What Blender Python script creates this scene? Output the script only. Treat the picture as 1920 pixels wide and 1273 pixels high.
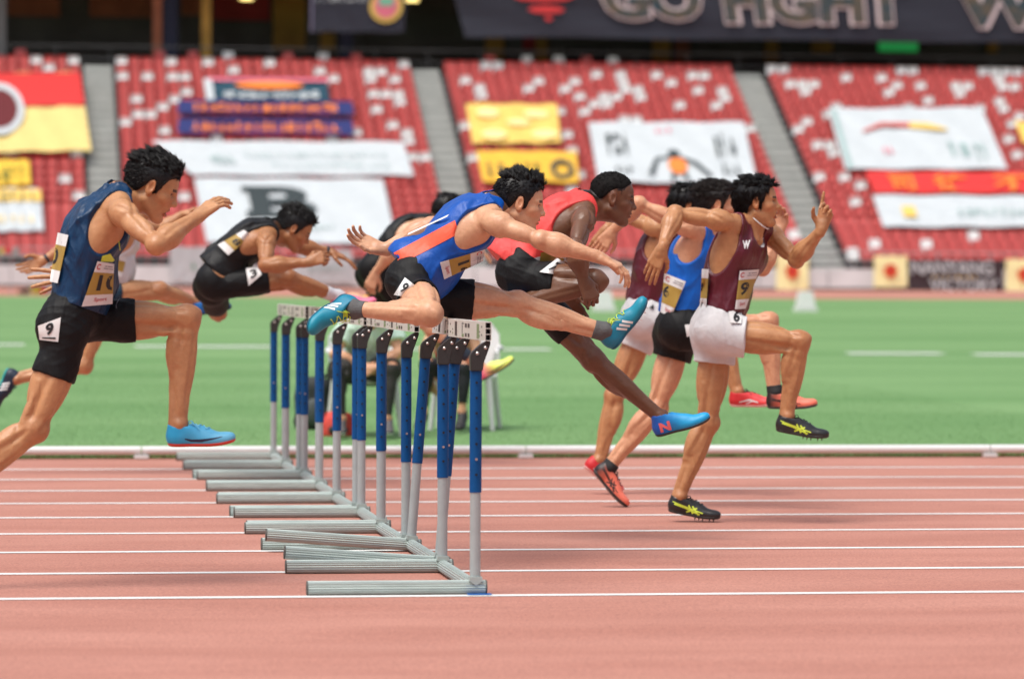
import bpy, bmesh, math, random
import numpy as np
from mathutils import Vector, Matrix
from mathutils.bvhtree import BVHTree

# ------------------------------------------------------------------ camera
scene = bpy.context.scene
for o in list(bpy.data.objects): bpy.data.objects.remove(o)
col = scene.collection
R = math.radians
W0, H0 = 1920.0, 1273.0
FPX = 6940.4
YAW, PITCH, ROLL, CAMH = 0.13705, -0.02545, 0.00572, 1.36669
D0 = 14.2923            # distance of the nearest lane line
LANE = 1.22
SLOPE = 0.010           # cross fall of the track towards the infield
XH = 1.8795             # hurdle line
cam_pos = Vector((0, 0, CAMH))
fw = Vector((math.sin(YAW)*math.cos(PITCH), math.cos(YAW)*math.cos(PITCH), math.sin(PITCH)))
rt0 = Vector((math.cos(YAW), -math.sin(YAW), 0)); up0 = rt0.cross(fw)
rt = rt0*math.cos(ROLL) + up0*math.sin(ROLL)
up = -rt0*math.sin(ROLL) + up0*math.cos(ROLL)
cd = bpy.data.cameras.new('camera'); camo = bpy.data.objects.new('camera', cd); col.objects.link(camo)
camo.matrix_world = Matrix(((rt.x, up.x, -fw.x, 0), (rt.y, up.y, -fw.y, 0), (rt.z, up.z, -fw.z, CAMH), (0, 0, 0, 1)))
cd.sensor_width = 36; cd.lens = FPX/W0*36; cd.clip_start = .1; cd.clip_end = 2000
cd.dof.use_dof = True; cd.dof.focus_distance = 16.4; cd.dof.aperture_fstop = 2.9
scene.camera = camo

# ------------------------------------------------------------------ light
SUN_EL, SUN_AZ = 66, 232      # azimuth measured from +Y clockwise
wd = bpy.data.worlds.new('World'); scene.world = wd; wd.use_nodes = True
nt = wd.node_tree; bg = nt.nodes['Background']
sky = nt.nodes.new('ShaderNodeTexSky'); sky.sky_type = 'NISHITA'; sky.sun_disc = False
sky.sun_elevation = R(SUN_EL); sky.sun_rotation = R(SUN_AZ); sky.dust_density = 4.0; sky.air_density = 1.0
hs = nt.nodes.new('ShaderNodeHueSaturation'); hs.inputs['Saturation'].default_value = .6
nt.links.new(sky.outputs[0], hs.inputs['Color']); nt.links.new(hs.outputs[0], bg.inputs[0]); bg.inputs[1].default_value = .10
sd = bpy.data.lights.new('sun', 'SUN'); sd.energy = 1.5; sd.angle = R(30); sd.color = (1, .97, .92)
so = bpy.data.objects.new('sun', sd); col.objects.link(so)
sdir = Vector((math.sin(R(SUN_AZ))*math.cos(R(SUN_EL)), math.cos(R(SUN_AZ))*math.cos(R(SUN_EL)), math.sin(R(SUN_EL))))
so.rotation_euler = sdir.to_track_quat('Z', 'Y').to_euler()
so.location = (0, 10, 30)
vs = scene.view_settings; vs.view_transform = 'Standard'; vs.look = 'None'; vs.gamma = 1; vs.use_curve_mapping = False
vs.exposure = .80
scene.render.resolution_x = 1024; scene.render.resolution_y = 678

# ------------------------------------------------------------------ pixels to places
def ray(px, py):
    d = fw + rt*((px-W0/2)/FPX) - up*((py-H0/2)/FPX)
    return d.normalized()
def at_y(px, py, Y):
    d = ray(px, py); return cam_pos + d*(Y/d.y)
def at_z(px, py, z):
    d = ray(px, py); return cam_pos + d*((z-CAMH)/d.z)
def gz(Y): return -SLOPE*(Y-D0)
KERB_Y = D0 + 9*LANE + .12
ZG = gz(KERB_Y)
def on_ray(px, py, parent, L, s=0):
    """the point seen at a pixel that lies a bone length from its parent joint"""
    d = ray(px, py); v = parent - cam_pos; t0 = v.dot(d)
    disc = L*L - (v.length_squared - t0*t0)
    return cam_pos + d*(t0 + s*math.sqrt(max(disc, 0)))

# ------------------------------------------------------------------ scene helpers
def link(o, parent=None):
    col.objects.link(o)
    if parent is not None: o.parent = parent
    return o
def tag(o, label=None, cat=None, group=None, kind=None):
    if label: o['label'] = label
    if cat: o['category'] = cat
    if group: o['group'] = group
    if kind: o['kind'] = kind
    return o
def empty(name, loc=(0, 0, 0), rot=(0, 0, 0)):
    o = bpy.data.objects.new(name, None); o.location = loc; o.rotation_euler = rot; o.empty_display_size = .1
    return link(o)
def mesh_np(name, V, F, smooth=True):
    """F: int array (n,3|4) or list of tuples"""
    me = bpy.data.meshes.new(name)
    if isinstance(F, np.ndarray):
        n, k = F.shape
        me.vertices.add(len(V)); me.vertices.foreach_set('co', np.asarray(V, np.float32).ravel())
        me.loops.add(n*k); me.loops.foreach_set('vertex_index', F.astype(np.int32).ravel())
        me.polygons.add(n); me.polygons.foreach_set('loop_start', np.arange(0, n*k, k, dtype=np.int32))
        me.update(calc_edges=True); me.validate()
    else:
        me.from_pydata([tuple(v) for v in V], [], F); me.update()
    if smooth: me.polygons.foreach_set('use_smooth', np.ones(len(me.polygons), bool))
    return me
def obj(name, me, mat=None, parent=None, loc=None):
    o = bpy.data.objects.new(name, me)
    if mat is not None:
        mats = mat if isinstance(mat, (list, tuple)) else [mat]
        if len(me.materials) == 0:
            for m in mats: me.materials.append(m)
    if loc is not None: o.location = loc
    return link(o, parent)
class MB:
    """collects small solids into ONE mesh"""
    def __init__(s): s.V = []; s.F = []; s.M = []
    def add(s, V, F, m=0):
        b = len(s.V); s.V += [tuple(v) for v in V]; s.F += [tuple(i+b for i in f) for f in F]; s.M += [m]*len(F)
    def box(s, c, d, rot=None, m=0, taper=1.0):
        c = Vector(c); x, y, z = d[0]/2, d[1]/2, d[2]/2
        P = []
        for sx, sy, sz in ((-1,-1,-1),(1,-1,-1),(1,1,-1),(-1,1,-1),(-1,-1,1),(1,-1,1),(1,1,1),(-1,1,1)):
            k = taper if sz > 0 else 1
            v = Vector((sx*x*k, sy*y*k, sz*z)); v = rot @ v if rot else v
            P.append(c+v)
        s.add(P, [(0,3,2,1),(4,5,6,7),(0,1,5,4),(1,2,6,5),(2,3,7,6),(3,0,4,7)], m)
    def tube(s, a, b, ra, rb=None, n=12, m=0, flute=0, sx=1, up=None, cap=True):
        a = Vector(a); b = Vector(b); rb = ra if rb is None else rb
        d = (b-a).normalized(); u = Vector(up) if up else (Vector((0,0,1)) if abs(d.z) < .9 else Vector((1,0,0)))
        x = d.cross(u).normalized(); y = x.cross(d)
        V = []
        for c, r in ((a, ra), (b, rb)):
            for i in range(n):
                an = 2*math.pi*i/n; q = r*(1-flute*(i % 2))
                V.append(c + x*math.cos(an)*q*sx + y*math.sin(an)*q)
        F = [(i, (i+1) % n, n+(i+1) % n, n+i) for i in range(n)]
        if cap: F += [tuple(range(n-1, -1, -1)), tuple(range(n, 2*n))]
        s.add(V, F, m)
    def path(s, pts, r, n=6, m=0):
        pts = [Vector(p) for p in pts]; V = []
        rr = r if isinstance(r, (list, tuple)) else [r]*len(pts)
        for i, p in enumerate(pts):
            d = (pts[min(i+1, len(pts)-1)]-pts[max(i-1, 0)]).normalized()
            u = Vector((0,0,1)) if abs(d.z) < .9 else Vector((1,0,0))
            x = d.cross(u).normalized(); y = x.cross(d)
            for k in range(n):
                an = 2*math.pi*k/n; V.append(p + (x*math.cos(an)+y*math.sin(an))*rr[i])
        F = []
        for i in range(len(pts)-1):
            for k in range(n): F.append((i*n+k, i*n+(k+1) % n, (i+1)*n+(k+1) % n, (i+1)*n+k))
        F += [tuple(range(n-1, -1, -1)), tuple(range((len(pts)-1)*n, len(pts)*n))]
        s.add(V, F, m)
    def prism(s, poly, axis_o, ex, ey, en, th, m=0):
        """2D polygon extruded along en by th"""
        o = Vector(axis_o); ex = Vector(ex); ey = Vector(ey); en = Vector(en); n = len(poly)
        V = [o+ex*p[0]+ey*p[1] for p in poly] + [o+ex*p[0]+ey*p[1]+en*th for p in poly]
        F = [tuple(range(n-1, -1, -1)), tuple(range(n, 2*n))] + [(i, (i+1) % n, n+(i+1) % n, n+i) for i in range(n)]
        s.add(V, F, m)
    def mesh(s, name, smooth=False, bevel=0):
        me = bpy.data.meshes.new(name); me.from_pydata(s.V, [], s.F); me.update()
        me.polygons.foreach_set('material_index', s.M)
        bm = bmesh.new(); bm.from_mesh(me); bmesh.ops.recalc_face_normals(bm, faces=bm.faces)
        if bevel: bmesh.ops.bevel(bm, geom=list(bm.edges), offset=bevel, segments=2, affect='EDGES', clamp_overlap=True)
        bm.to_mesh(me); bm.free()
        if smooth:
            me.polygons.foreach_set('use_smooth', [True]*len(me.polygons))
            try: me.set_sharp_from_angle(angle=R(40))
            except Exception: pass
        return me
    def build(s, name, mat, parent=None, smooth=False, bevel=0, loc=None):
        return obj(name, s.mesh(name, smooth, bevel), mat, parent, loc)

# ------------------------------------------------------------------ materials
def srgb(r, g, b):
    f = lambda c: (c/255/12.92) if c/255 <= .04045 else ((c/255+.055)/1.055)**2.4
    return (f(r), f(g), f(b), 1)
MATS = {}
def mat(name, c, rough=.6, spec=.5, metal=0, var=0, vscale=20, bump=0, bscale=200, sss=0, sssr=(.012, .005, .003), emit=0, coat=0, stretch=None, sheen=0, c2=None):
    if name in MATS: return MATS[name]
    m = bpy.data.materials.new(name); m.use_nodes = True; t = m.node_tree; b = t.nodes['Principled BSDF']
    c = tuple(c[:3])+(1,)
    b.inputs['Base Color'].default_value = c; b.inputs['Roughness'].default_value = rough
    b.inputs['Specular IOR Level'].default_value = spec; b.inputs['Metallic'].default_value = metal
    if sss: b.inputs['Subsurface Weight'].default_value = sss; b.inputs['Subsurface Radius'].default_value = sssr; b.inputs['Subsurface Scale'].default_value = 1.0
    if coat: b.inputs['Coat Weight'].default_value = coat
    if sheen: b.inputs['Sheen Weight'].default_value = sheen
    if emit: b.inputs['Emission Color'].default_value = c; b.inputs['Emission Strength'].default_value = emit
    tc = t.nodes.new('ShaderNodeTexCoord'); src = tc.outputs['Object']
    if stretch:
        mp = t.nodes.new('ShaderNodeMapping'); mp.inputs['Scale'].default_value = stretch
        t.links.new(src, mp.inputs[0]); src = mp.outputs[0]
    if var:
        n = t.nodes.new('ShaderNodeTexNoise'); n.inputs['Scale'].default_value = vscale; n.inputs['Detail'].default_value = 5
        rp = t.nodes.new('ShaderNodeValToRGB'); rp.color_ramp.elements[0].position = .3; rp.color_ramp.elements[1].position = .7
        lo = c2 if c2 else tuple(x*(1-var) for x in c[:3])+(1,); hi = tuple(min(1, x*(1+var*.6)) for x in c[:3])+(1,)
        rp.color_ramp.elements[0].color = tuple(lo[:3])+(1,); rp.color_ramp.elements[1].color = hi
        t.links.new(src, n.inputs['Vector']); t.links.new(n.outputs['Fac'], rp.inputs[0]); t.links.new(rp.outputs[0], b.inputs['Base Color'])
    if bump:
        n2 = t.nodes.new('ShaderNodeTexNoise'); n2.inputs['Scale'].default_value = bscale; n2.inputs['Detail'].default_value = 4
        bp = t.nodes.new('ShaderNodeBump'); bp.inputs['Strength'].default_value = bump; bp.inputs['Distance'].default_value = .01
        t.links.new(src, n2.inputs['Vector']); t.links.new(n2.outputs['Fac'], bp.inputs['Height']); t.links.new(bp.outputs[0], b.inputs['Normal'])
    MATS[name] = m; return m
# ------------------------------------------------------------------ ground, track, field
def sheet(name, x0, x1, ys, zf, material, nx=2, kind='structure'):
    V = []; F = []
    for j, y in enumerate(ys):
        for i in range(nx): V.append((x0+(x1-x0)*i/(nx-1), y, zf(y)))
    for j in range(len(ys)-1):
        for i in range(nx-1): F.append((j*nx+i, j*nx+i+1, (j+1)*nx+i+1, (j+1)*nx+i))
    o = obj(name, mesh_np(name, V, F, False), material); tag(o, kind=kind); return o
def track_mat():
    m = bpy.data.materials.new('track_rubber'); m.use_nodes = True; t = m.node_tree; b = t.nodes['Principled BSDF']
    tc = t.nodes.new('ShaderNodeTexCoord')
    def noise(sc, det, stretch):
        mp = t.nodes.new('ShaderNodeMapping'); mp.inputs['Scale'].default_value = stretch
        n = t.nodes.new('ShaderNodeTexNoise'); n.inputs['Scale'].default_value = sc; n.inputs['Detail'].default_value = det
        t.links.new(tc.outputs['Object'], mp.inputs[0]); t.links.new(mp.outputs[0], n.inputs['Vector']); return n
    a = noise(1.2, 4, (.5, 1.6, 1)); f = noise(95, 4, (1, 1, 1)); s_ = noise(7, 6, (.25, 1.5, 1)); sp = noise(42, 2, (1, 1, 1))
    r1 = t.nodes.new('ShaderNodeValToRGB'); r1.color_ramp.elements[0].position = .32; r1.color_ramp.elements[1].position = .68
    r1.color_ramp.elements[0].color = (.455, .20, .15, 1); r1.color_ramp.elements[1].color = (.545, .26, .20, 1)
    mx = t.nodes.new('ShaderNodeMixRGB'); mx.blend_type = 'MULTIPLY'; mx.inputs[0].default_value = .55
    r2 = t.nodes.new('ShaderNodeValToRGB'); r2.color_ramp.elements[0].position = .35; r2.color_ramp.elements[1].position = .65
    r2.color_ramp.elements[0].color = (.55, .5, .5, 1); r2.color_ramp.elements[1].color = (1.15, 1.12, 1.1, 1)
    mx2 = t.nodes.new('ShaderNodeMixRGB'); mx2.blend_type = 'MULTIPLY'; mx2.inputs[0].default_value = .12
    r3 = t.nodes.new('ShaderNodeValToRGB'); r3.color_ramp.elements[0].position = .70; r3.color_ramp.elements[1].position = .73
    r3.color_ramp.elements[0].color = (1, 1, 1, 1); r3.color_ramp.elements[1].color = (.45, .4, .4, 1)
    mx3 = t.nodes.new('ShaderNodeMixRGB'); mx3.blend_type = 'MULTIPLY'; mx3.inputs[0].default_value = .8
    L = t.links.new
    L(a.outputs['Fac'], r1.inputs[0]); L(f.outputs['Fac'], r2.inputs[0]); L(r1.outputs[0], mx.inputs[1]); L(r2.outputs[0], mx.inputs[2])
    L(mx.outputs[0], mx2.inputs[1]); L(s_.outputs['Fac'], mx2.inputs[2]); L(sp.outputs['Fac'], r3.inputs[0]); L(mx2.outputs[0], mx3.inputs[1]); L(r3.outputs[0], mx3.inputs[2])
    L(mx3.outputs[0], b.inputs['Base Color']); b.inputs['Roughness'].default_value = .85; b.inputs['Specular IOR Level'].default_value = .25
    bp = t.nodes.new('ShaderNodeBump'); bp.inputs['Strength'].default_value = .5; bp.inputs['Distance'].default_value = .004
    L(f.outputs['Fac'], bp.inputs['Height']); L(bp.outputs[0], b.inputs['Normal'])
    return m
def grass_mat():
    m = bpy.data.materials.new('turf'); m.use_nodes = True; t = m.node_tree; b = t.nodes['Principled BSDF']; L = t.links.new
    tc = t.nodes.new('ShaderNodeTexCoord')
    mp = t.nodes.new('ShaderNodeMapping'); mp.inputs['Scale'].default_value = (.25, 1, 1); L(tc.outputs['Object'], mp.inputs[0])
    n = t.nodes.new('ShaderNodeTexNoise'); n.inputs['Scale'].default_value = .35; n.inputs['Detail'].default_value = 8; L(mp.outputs[0], n.inputs['Vector'])
    n2 = t.nodes.new('ShaderNodeTexNoise'); n2.inputs['Scale'].default_value = 30; n2.inputs['Detail'].default_value = 4; L(mp.outputs[0], n2.inputs['Vector'])
    r = t.nodes.new('ShaderNodeValToRGB'); r.color_ramp.elements[0].position = .3; r.color_ramp.elements[1].position = .7
    r.color_ramp.elements[0].color = (.120, .250, .088, 1); r.color_ramp.elements[1].color = (.205, .345, .150, 1); L(n.outputs['Fac'], r.inputs[0])
    mx = t.nodes.new('ShaderNodeMixRGB'); mx.blend_type = 'MULTIPLY'; mx.inputs[0].default_value = .5; L(r.outputs[0], mx.inputs[1])
    r2 = t.nodes.new('ShaderNodeValToRGB'); r2.color_ramp.elements[0].color = (.55, .6, .5, 1); r2.color_ramp.elements[1].color = (1.2, 1.2, 1.1, 1)
    L(n2.outputs['Fac'], r2.inputs[0]); L(r2.outputs[0], mx.inputs[2]); L(mx.outputs[0], b.inputs['Base Color'])
    b.inputs['Roughness'].default_value = .8; b.inputs['Specular IOR Level'].default_value = .2
    bp = t.nodes.new('ShaderNodeBump'); bp.inputs['Strength'].default_value = .6; bp.inputs['Distance'].default_value = .03
    L(n2.outputs['Fac'], bp.inputs['Height']); L(bp.outputs[0], b.inputs['Normal'])
    return m
M_TRACK = track_mat(); M_GRASS = grass_mat()
M_LINE = mat('line_paint', (.80, .79, .76), .7, var=.10, vscale=35)
M_WHITE = mat('white_plastic', (.72, .72, .70), .45)
sheet('ground', -400, 400, [-60, 200], lambda y: -.30, mat('ground_soil', (.12, .14, .09), .9))
sheet('track', -30, 40, [2, D0+6, KERB_Y+.25], gz, M_TRACK, 8)
sheet('infield_grass', -60, 90, [KERB_Y+.12, 40, 70, 100.5], lambda y: ZG+.004+(.03 if y > 99 else 0), M_GRASS, 8)
sheet('far_track', -60, 90, [100.5, 123], lambda y: ZG+.02, M_TRACK, 8)
for k in range(0, 9):
    Y = D0+k*LANE
    o = sheet('lane_line', -30, 40, [Y-.040, Y+.040], lambda y: gz(y)+.0022, M_LINE); 
o = sheet('lane_mark', XH-.075, XH+.02, [D0-.0, D0+.06], lambda y: gz(y)+.005, mat('blue_paint', srgb(40, 110, 190), .7))
# pitch lines on the infield
def field_line(px0, px1, py, wid):
    a = at_z(px0, py, ZG); b = at_z(px1, py, ZG); Y = (a.y+b.y)/2
    sheet('pitch_line', a.x, b.x, [Y-wid, Y+wid], lambda y: ZG+.012, M_LINE)
for a, b, y in ((-200, 46, 647), (252, 512, 651), (700, 1030, 656), (1590, 1765, 664), (1828, 2100, 666)): field_line(a, b, y, .28)
for a, b, y in ((-200, 30, 577), (1100, 1180, 578), (1480, 1790, 580), (1860, 2100, 580)): field_line(a, b, y, .5)
# raised white kerb along the inside of the track
kr = empty('track_kerb', (0, KERB_Y, ZG)); tag(kr, 'white raised aluminium kerb along the inner edge of the track', 'kerb')
xs = [-30] + [at_y(p, 860, KERB_Y).x for p in (265, 985, 1855)]
xs = [xs[1]-2.92*k for k in range(4, 0, -1)] + xs[1:] + [xs[3]+2.95*k for k in range(1, 5)]
for i in range(len(xs)-1):
    m_ = MB(); m_.tube((xs[i]+.004, 0, .062), (xs[i+1]-.004, 0, .062), .029, n=16)
    m_.build('kerb_rail', M_WHITE, kr, True)
for x in xs:
    m_ = MB(); m_.box((x, -.005, .018), (.10, .07, .026)); m_.build('kerb_foot', M_WHITE, kr, bevel=.004)
# grass blades along the near edge of the field
rng = np.random.default_rng(3)
def blades(n, x0, x1, y0, y1, h0, h1, wmax):
    u = rng.random(n)**2.4
    x = rng.uniform(x0, x1, n); y = y0+(y1-y0)*u; h = rng.uniform(h0, h1, n); a = rng.uniform(0, math.pi, n); w = rng.uniform(.4, 1, n)*wmax
    lean = rng.normal(0, .35, (n, 2))*h[:, None]
    V = np.zeros((n, 3, 3)); dx = np.cos(a)*w; dy = np.sin(a)*w
    V[:, 0] = np.stack([x-dx, y-dy, np.full(n, ZG)], 1); V[:, 1] = np.stack([x+dx, y+dy, np.full(n, ZG)], 1)
    V[:, 2] = np.stack([x+lean[:, 0], y+lean[:, 1], ZG+h], 1)
    return V.reshape(-1, 3), np.arange(3*n).reshape(n, 3)
V, F = blades(200000, -2.2, 9.0, KERB_Y+.13, KERB_Y+20, .008, .020, .003)
tag(obj('turf_grass', mesh_np('turf_grass', V, F, False), M_GRASS), 'short green turf blades beyond the white kerb', 'grass', kind='stuff')
V, F = blades(9000, -2.2, 9.0, KERB_Y+.10, KERB_Y+.34, .03, .075, .004)
tag(obj('edge_grass', mesh_np('edge_grass', V, F, False), mat('edge_turf', (.07, .15, .045), .8, var=.5, vscale=3, c2=(.19, .15, .05))), 'ragged darker turf edge right behind the white kerb', 'grass', kind='stuff')

# ------------------------------------------------------------------ hurdles
M_ALU = mat('aluminium_foot', (.42, .49, .46), .42, spec=.5, metal=.25, var=.12, vscale=9, stretch=(1, 6, 6))
M_POST = mat('aluminium_post', (.40, .46, .46), .45, metal=.25, var=.08, vscale=12)
M_BLUE = mat('blue_sleeve', srgb(0, 74, 132), .5, spec=.25, var=.10, vscale=14)
M_BLK = mat('black_bracket', (.028, .028, .027), .5)
M_BOLT = mat('bolt_steel', (.62, .58, .55), .3, metal=.9)
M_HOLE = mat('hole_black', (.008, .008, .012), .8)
M_BOARD = mat('board_plastic', (.62, .60, .55), .45, var=.05, vscale=8)
M_CAP = mat('end_cap_rubber', (.09, .09, .08), .6)
HW = .545
def hurdle_meshes():
    d = {}
    m = MB(); m.tube((-.685, 0, .0), (.012, 0, .0), .0285, n=36, flute=.14); d['foot'] = m.mesh('hurdle_foot')
    m = MB(); m.tube((-.690, 0, 0), (-.684, 0, 0), .0290, n=28); d['cap_a'] = m.mesh('foot_cap', True, .002)
    m = MB(); m.tube((.011, 0, 0), (.018, 0, 0), .0290, n=28); d['cap_b'] = m.mesh('foot_cap', True, .002)
    m = MB(); m.tube((-.028, -HW+.01, .0), (-.028, HW-.01, .0), .027, n=36, flute=.14); d['cross'] = m.mesh('hurdle_crossbar')
    m = MB(); m.tube((-.028, 0, .0), (-.028, 0, .43), .0212, n=20, sx=.86, up=(1, 0, 0)); d['lower'] = m.mesh('hurdle_lower_post', True)
    m = MB(); m.prism([(-.034, .004), (-.008, -.014), (.020, .004), (.016, .020), (-.030, .020)], (-.02, -.0295, 0), (1, 0, 0), (0, 0, 1), (0, 1, 0), .059); d['collar'] = m.mesh('post_weld')
    m = MB(); m.tube((-.028, 0, .40), (-.028, 0, .90), .0240, n=20, sx=.86, up=(1, 0, 0)); d['upper'] = m.mesh('hurdle_upper_post', True)
    # bracket: side profile in x,z
    P = [(-.052, .875), (-.052, .936), (-.045, .949), (-.024, .968), (-.004, .984), (.018, .993), (.026, .993), (.026, .980), (.010, .935), (.000, .908), (-.004, .875)]
    m = MB(); m.prism(P, (0, -.027, 0), (1, 0, 0), (0, 0, 1), (0, 1, 0), .054); d['bracket'] = m.mesh('post_bracket', False, .003)
    def dome(x, z, r, name, h=.006, sgn=-1):
        m = MB(); V = [(x, sgn*(.0275+h), z)]; F = []
        for ring, (q, hh) in enumerate(((.6, h*.75), (1, 0))):
            for k in range(10):
                a = 2*math.pi*k/10; V.append((x+r*q*math.cos(a), sgn*(.0275+hh), z+r*q*math.sin(a)))
        F += [(0, 1+k, 1+(k+1) % 10) for k in range(10)]+[(1+k, 11+k, 11+(k+1) % 10, 1+(k+1) % 10) for k in range(10)]
        m.add(V, F); return m.mesh(name, True)
    d['bolt1'] = dome(-.026, .944, .0072, 'bolt'); d['bolt2'] = dome(.006, .966, .0072, 'bolt')
    d['holes'] = []
    for k in range(7):
        m = MB(); m.tube((-.028, -.0262, .47+.06*k), (-.028, -.0248, .47+.06*k), .0052, n=10); d['holes'].append((m.mesh('post_hole'), M_HOLE if k not in (1,) else M_BOLT))
    # board: extruded hollow profile, three chambers open at the ends
    z0, z1, x0, x1, y1 = .993, 1.067, .000, .026, .598
    m = MB(); t = .0028
    m.box(((x0+t/2), 0, (z0+z1)/2), (t, 2*y1, z1-z0)); m.box((x1-t/2, 0, (z0+z1)/2), (t, 2*y1, z1-z0))
    for z in (z0+t/2, z0+.0255, z0+.0485, z1-t/2): m.box(((x0+x1)/2, 0, z), (x1-x0-2*t-.0002, 2*y1-.001, t))
    d['board'] = m.mesh('hurdle_board')
    m = MB(); m.box(((x0+x1)/2, 0, (z0+z1)/2), (x1-x0-2*t-.001, 2*y1-.05, z1-z0-2*t-.001)); d['core'] = m.mesh('chamber_dark')  # black filler box paints the shade inside the hollow chambers
    marks = []
    def bar(y, w, za, zb, c): 
        m = MB(); m.box((x0-.0006, y, (za+zb)/2), (.001, w, zb-za)); marks.append((m.mesh('board_print'), c))
    dk = mat('print_dark', (.05, .035, .035), .6); gr = mat('print_green', srgb(120, 140, 100), .6); bl = mat('print_black', (.02, .02, .02), .6)
    bar(-.385, .07, z0+.006, z1-.010, gr); bar(.33, .07, z0+.008, z1-.008, dk)
    for y in (-.02, -.11):
        bar(y+.02, .055, z0+.045, z1-.012, dk); bar(y+.02, .05, z0+.008, z0+.022, dk)
    bar(.12, .012, z0+.02, z1-.010, bl); bar(.10, .06, z0+.006, z0+.018, gr); bar(.08, .05, z1-.015, z1-.012, bl)
    for y in (-.5, .52):
        for z in (z0+.018, z1-.024): bar(y, .02, z, z+.007, bl)
    for y in (-.44, .44): bar(y, .012, z0+.012, z0+.022, gr); bar(y, .012, z0+.03, z0+.036, bl)
    d['marks'] = marks
    return d
HM = hurdle_meshes()
def hurdle(lane, label, dx=0, rz=0, tilt=0, holes=True):
    Y = D0+(lane+.5)*LANE
    root = empty('hurdle', (XH-.012+dx, Y, gz(Y)), (0, 0, rz)); tag(root, label, 'hurdle', 'row of hurdles across the lanes')
    inner = root
    if tilt:
        root.rotation_euler = (R(SLOPE*-57), tilt, rz); root.location.z += .0
    else: root.rotation_euler = (R(-SLOPE*57.3), 0, rz)
    for s in (-1, 1):
        f = obj('base_foot', HM['foot'], M_ALU, root, (0, s*HW, .029))
        obj('end_cap', HM['cap_a'], M_CAP, f); obj('end_cap', HM['cap_b'], M_CAP, f)
        obj('weld_collar', HM['collar'], M_ALU, f, (0, 0, .022))
        obj('lower_post', HM['lower'], M_POST, root, (0, s*HW, .029))
        u = obj('upper_post', HM['upper'], M_BLUE, root, (0, s*HW, 0))
        for hm, hmat in HM['holes']: obj('adjustment_hole', hm, hmat, u)
        b = obj('post_bracket', HM['bracket'], M_BLK, root, (0, s*HW, 0))
        obj('bolt', HM['bolt1'], M_BOLT, b); obj('bolt', HM['bolt2'], M_BOLT, b)
    obj('base_crossbar', HM['cross'], M_ALU, root, (0, 0, .029))
    bd = obj('top_board', HM['board'], M_BOARD, root); obj('chamber_dark', HM['core'], M_HOLE, bd)
    for me, c in HM['marks']: obj('board_print', me, c, bd)
    return root
ords = ['hurdle in the outermost lane, standing right over a small blue mark on the track', 'blue posted hurdle knocked into a forward lean under the leaping runner in blue and orange',
 'upright hurdle next to the leaning one, on its far side', 'fourth hurdle of the row counted from the small blue mark', 'fifth hurdle of the row counted from the small blue mark',
 'sixth hurdle of the row counted from the small blue mark', 'hurdle being cleared by the runner in the black singlet', 'next to last hurdle of the row towards the white kerb', 'hurdle standing in the inside lane, right beside the white kerb']
jit = [(0, 0), (.0, 0), (-.01, .004), (.008, -.006), (-.006, .005), (.004, .003), (.01, -.004), (-.012, .006), (.0, .002)]
for k in range(9): hurdle(k, ords[k], jit[k][0], jit[k][1], R(4.2) if k == 1 else 0)
# ------------------------------------------------------------------ implicit surfaces for bodies, clothes and shoes
def smin(a, b, k):
    h = np.maximum(k-np.abs(a-b), 0)/k
    return np.minimum(a, b)-h*h*k*.25
def smax(a, b, k): return -smin(-a, -b, k)
A3 = lambda v: np.array(v, np.float64)
def rcone(a, b, ra, rb, k=.02): return ('c', A3(a), A3(b), ra, rb, k)
def ell(c, axes, radii, k=.02): return ('e', A3(c), np.array([list(x) for x in axes], np.float64), A3(radii), k)
def ball(c, r, k=.02): return ('c', A3(c), A3(c)+1e-6, r, r, k)
EYE3 = [(1,0,0),(0,1,0),(0,0,1)]
def prim_bbox(p):
    if p[0] == 'c':
        r = max(p[3], p[4]); return np.minimum(p[1], p[2])-r, np.maximum(p[1], p[2])+r
    ext = np.sqrt(((p[2]*p[3][:, None])**2).sum(0)); return p[1]-ext, p[1]+ext
def prim_eval(p, X, Y, Z):
    if p[0] == 'c':
        a, b = p[1], p[2]; ba = b-a; L2 = max(ba@ba, 1e-12)
        px, py, pz = X-a[0], Y-a[1], Z-a[2]
        t = np.clip((px*ba[0]+py*ba[1]+pz*ba[2])/L2, 0, 1)
        return np.sqrt((px-t*ba[0])**2+(py-t*ba[1])**2+(pz-t*ba[2])**2)-(p[3]+(p[4]-p[3])*t)
    c, A, r = p[1], p[2], p[3]; px, py, pz = X-c[0], Y-c[1], Z-c[2]
    q = [(px*A[i, 0]+py*A[i, 1]+pz*A[i, 2]) for i in range(3)]
    k0 = np.sqrt(sum((q[i]/r[i])**2 for i in range(3))); k1 = np.sqrt(sum((q[i]/r[i]**2)**2 for i in range(3)))
    return k0*(k0-1)/np.maximum(k1, 1e-6)
class Grid:
    def __init__(s, lo, hi, h):
        s.h = h; s.lo = np.asarray(lo, np.float64); s.n = np.maximum(np.ceil((np.asarray(hi)-s.lo)/h).astype(int)+1, 2)
        s.ax = [s.lo[i]+h*np.arange(s.n[i]) for i in range(3)]
    def xyz(s, sl=(slice(None),)*3):
        return (s.ax[0][sl[0]][:, None, None], s.ax[1][sl[1]][None, :, None], s.ax[2][sl[2]][None, None, :])
    def slc(s, lo, hi):
        r = []
        for i in range(3):
            a = int(max(0, math.floor((lo[i]-s.lo[i])/s.h))); b = int(min(s.n[i], math.ceil((hi[i]-s.lo[i])/s.h)+1))
            if b-a < 1: return None
            r.append(slice(a, b))
        return tuple(r)
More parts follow.
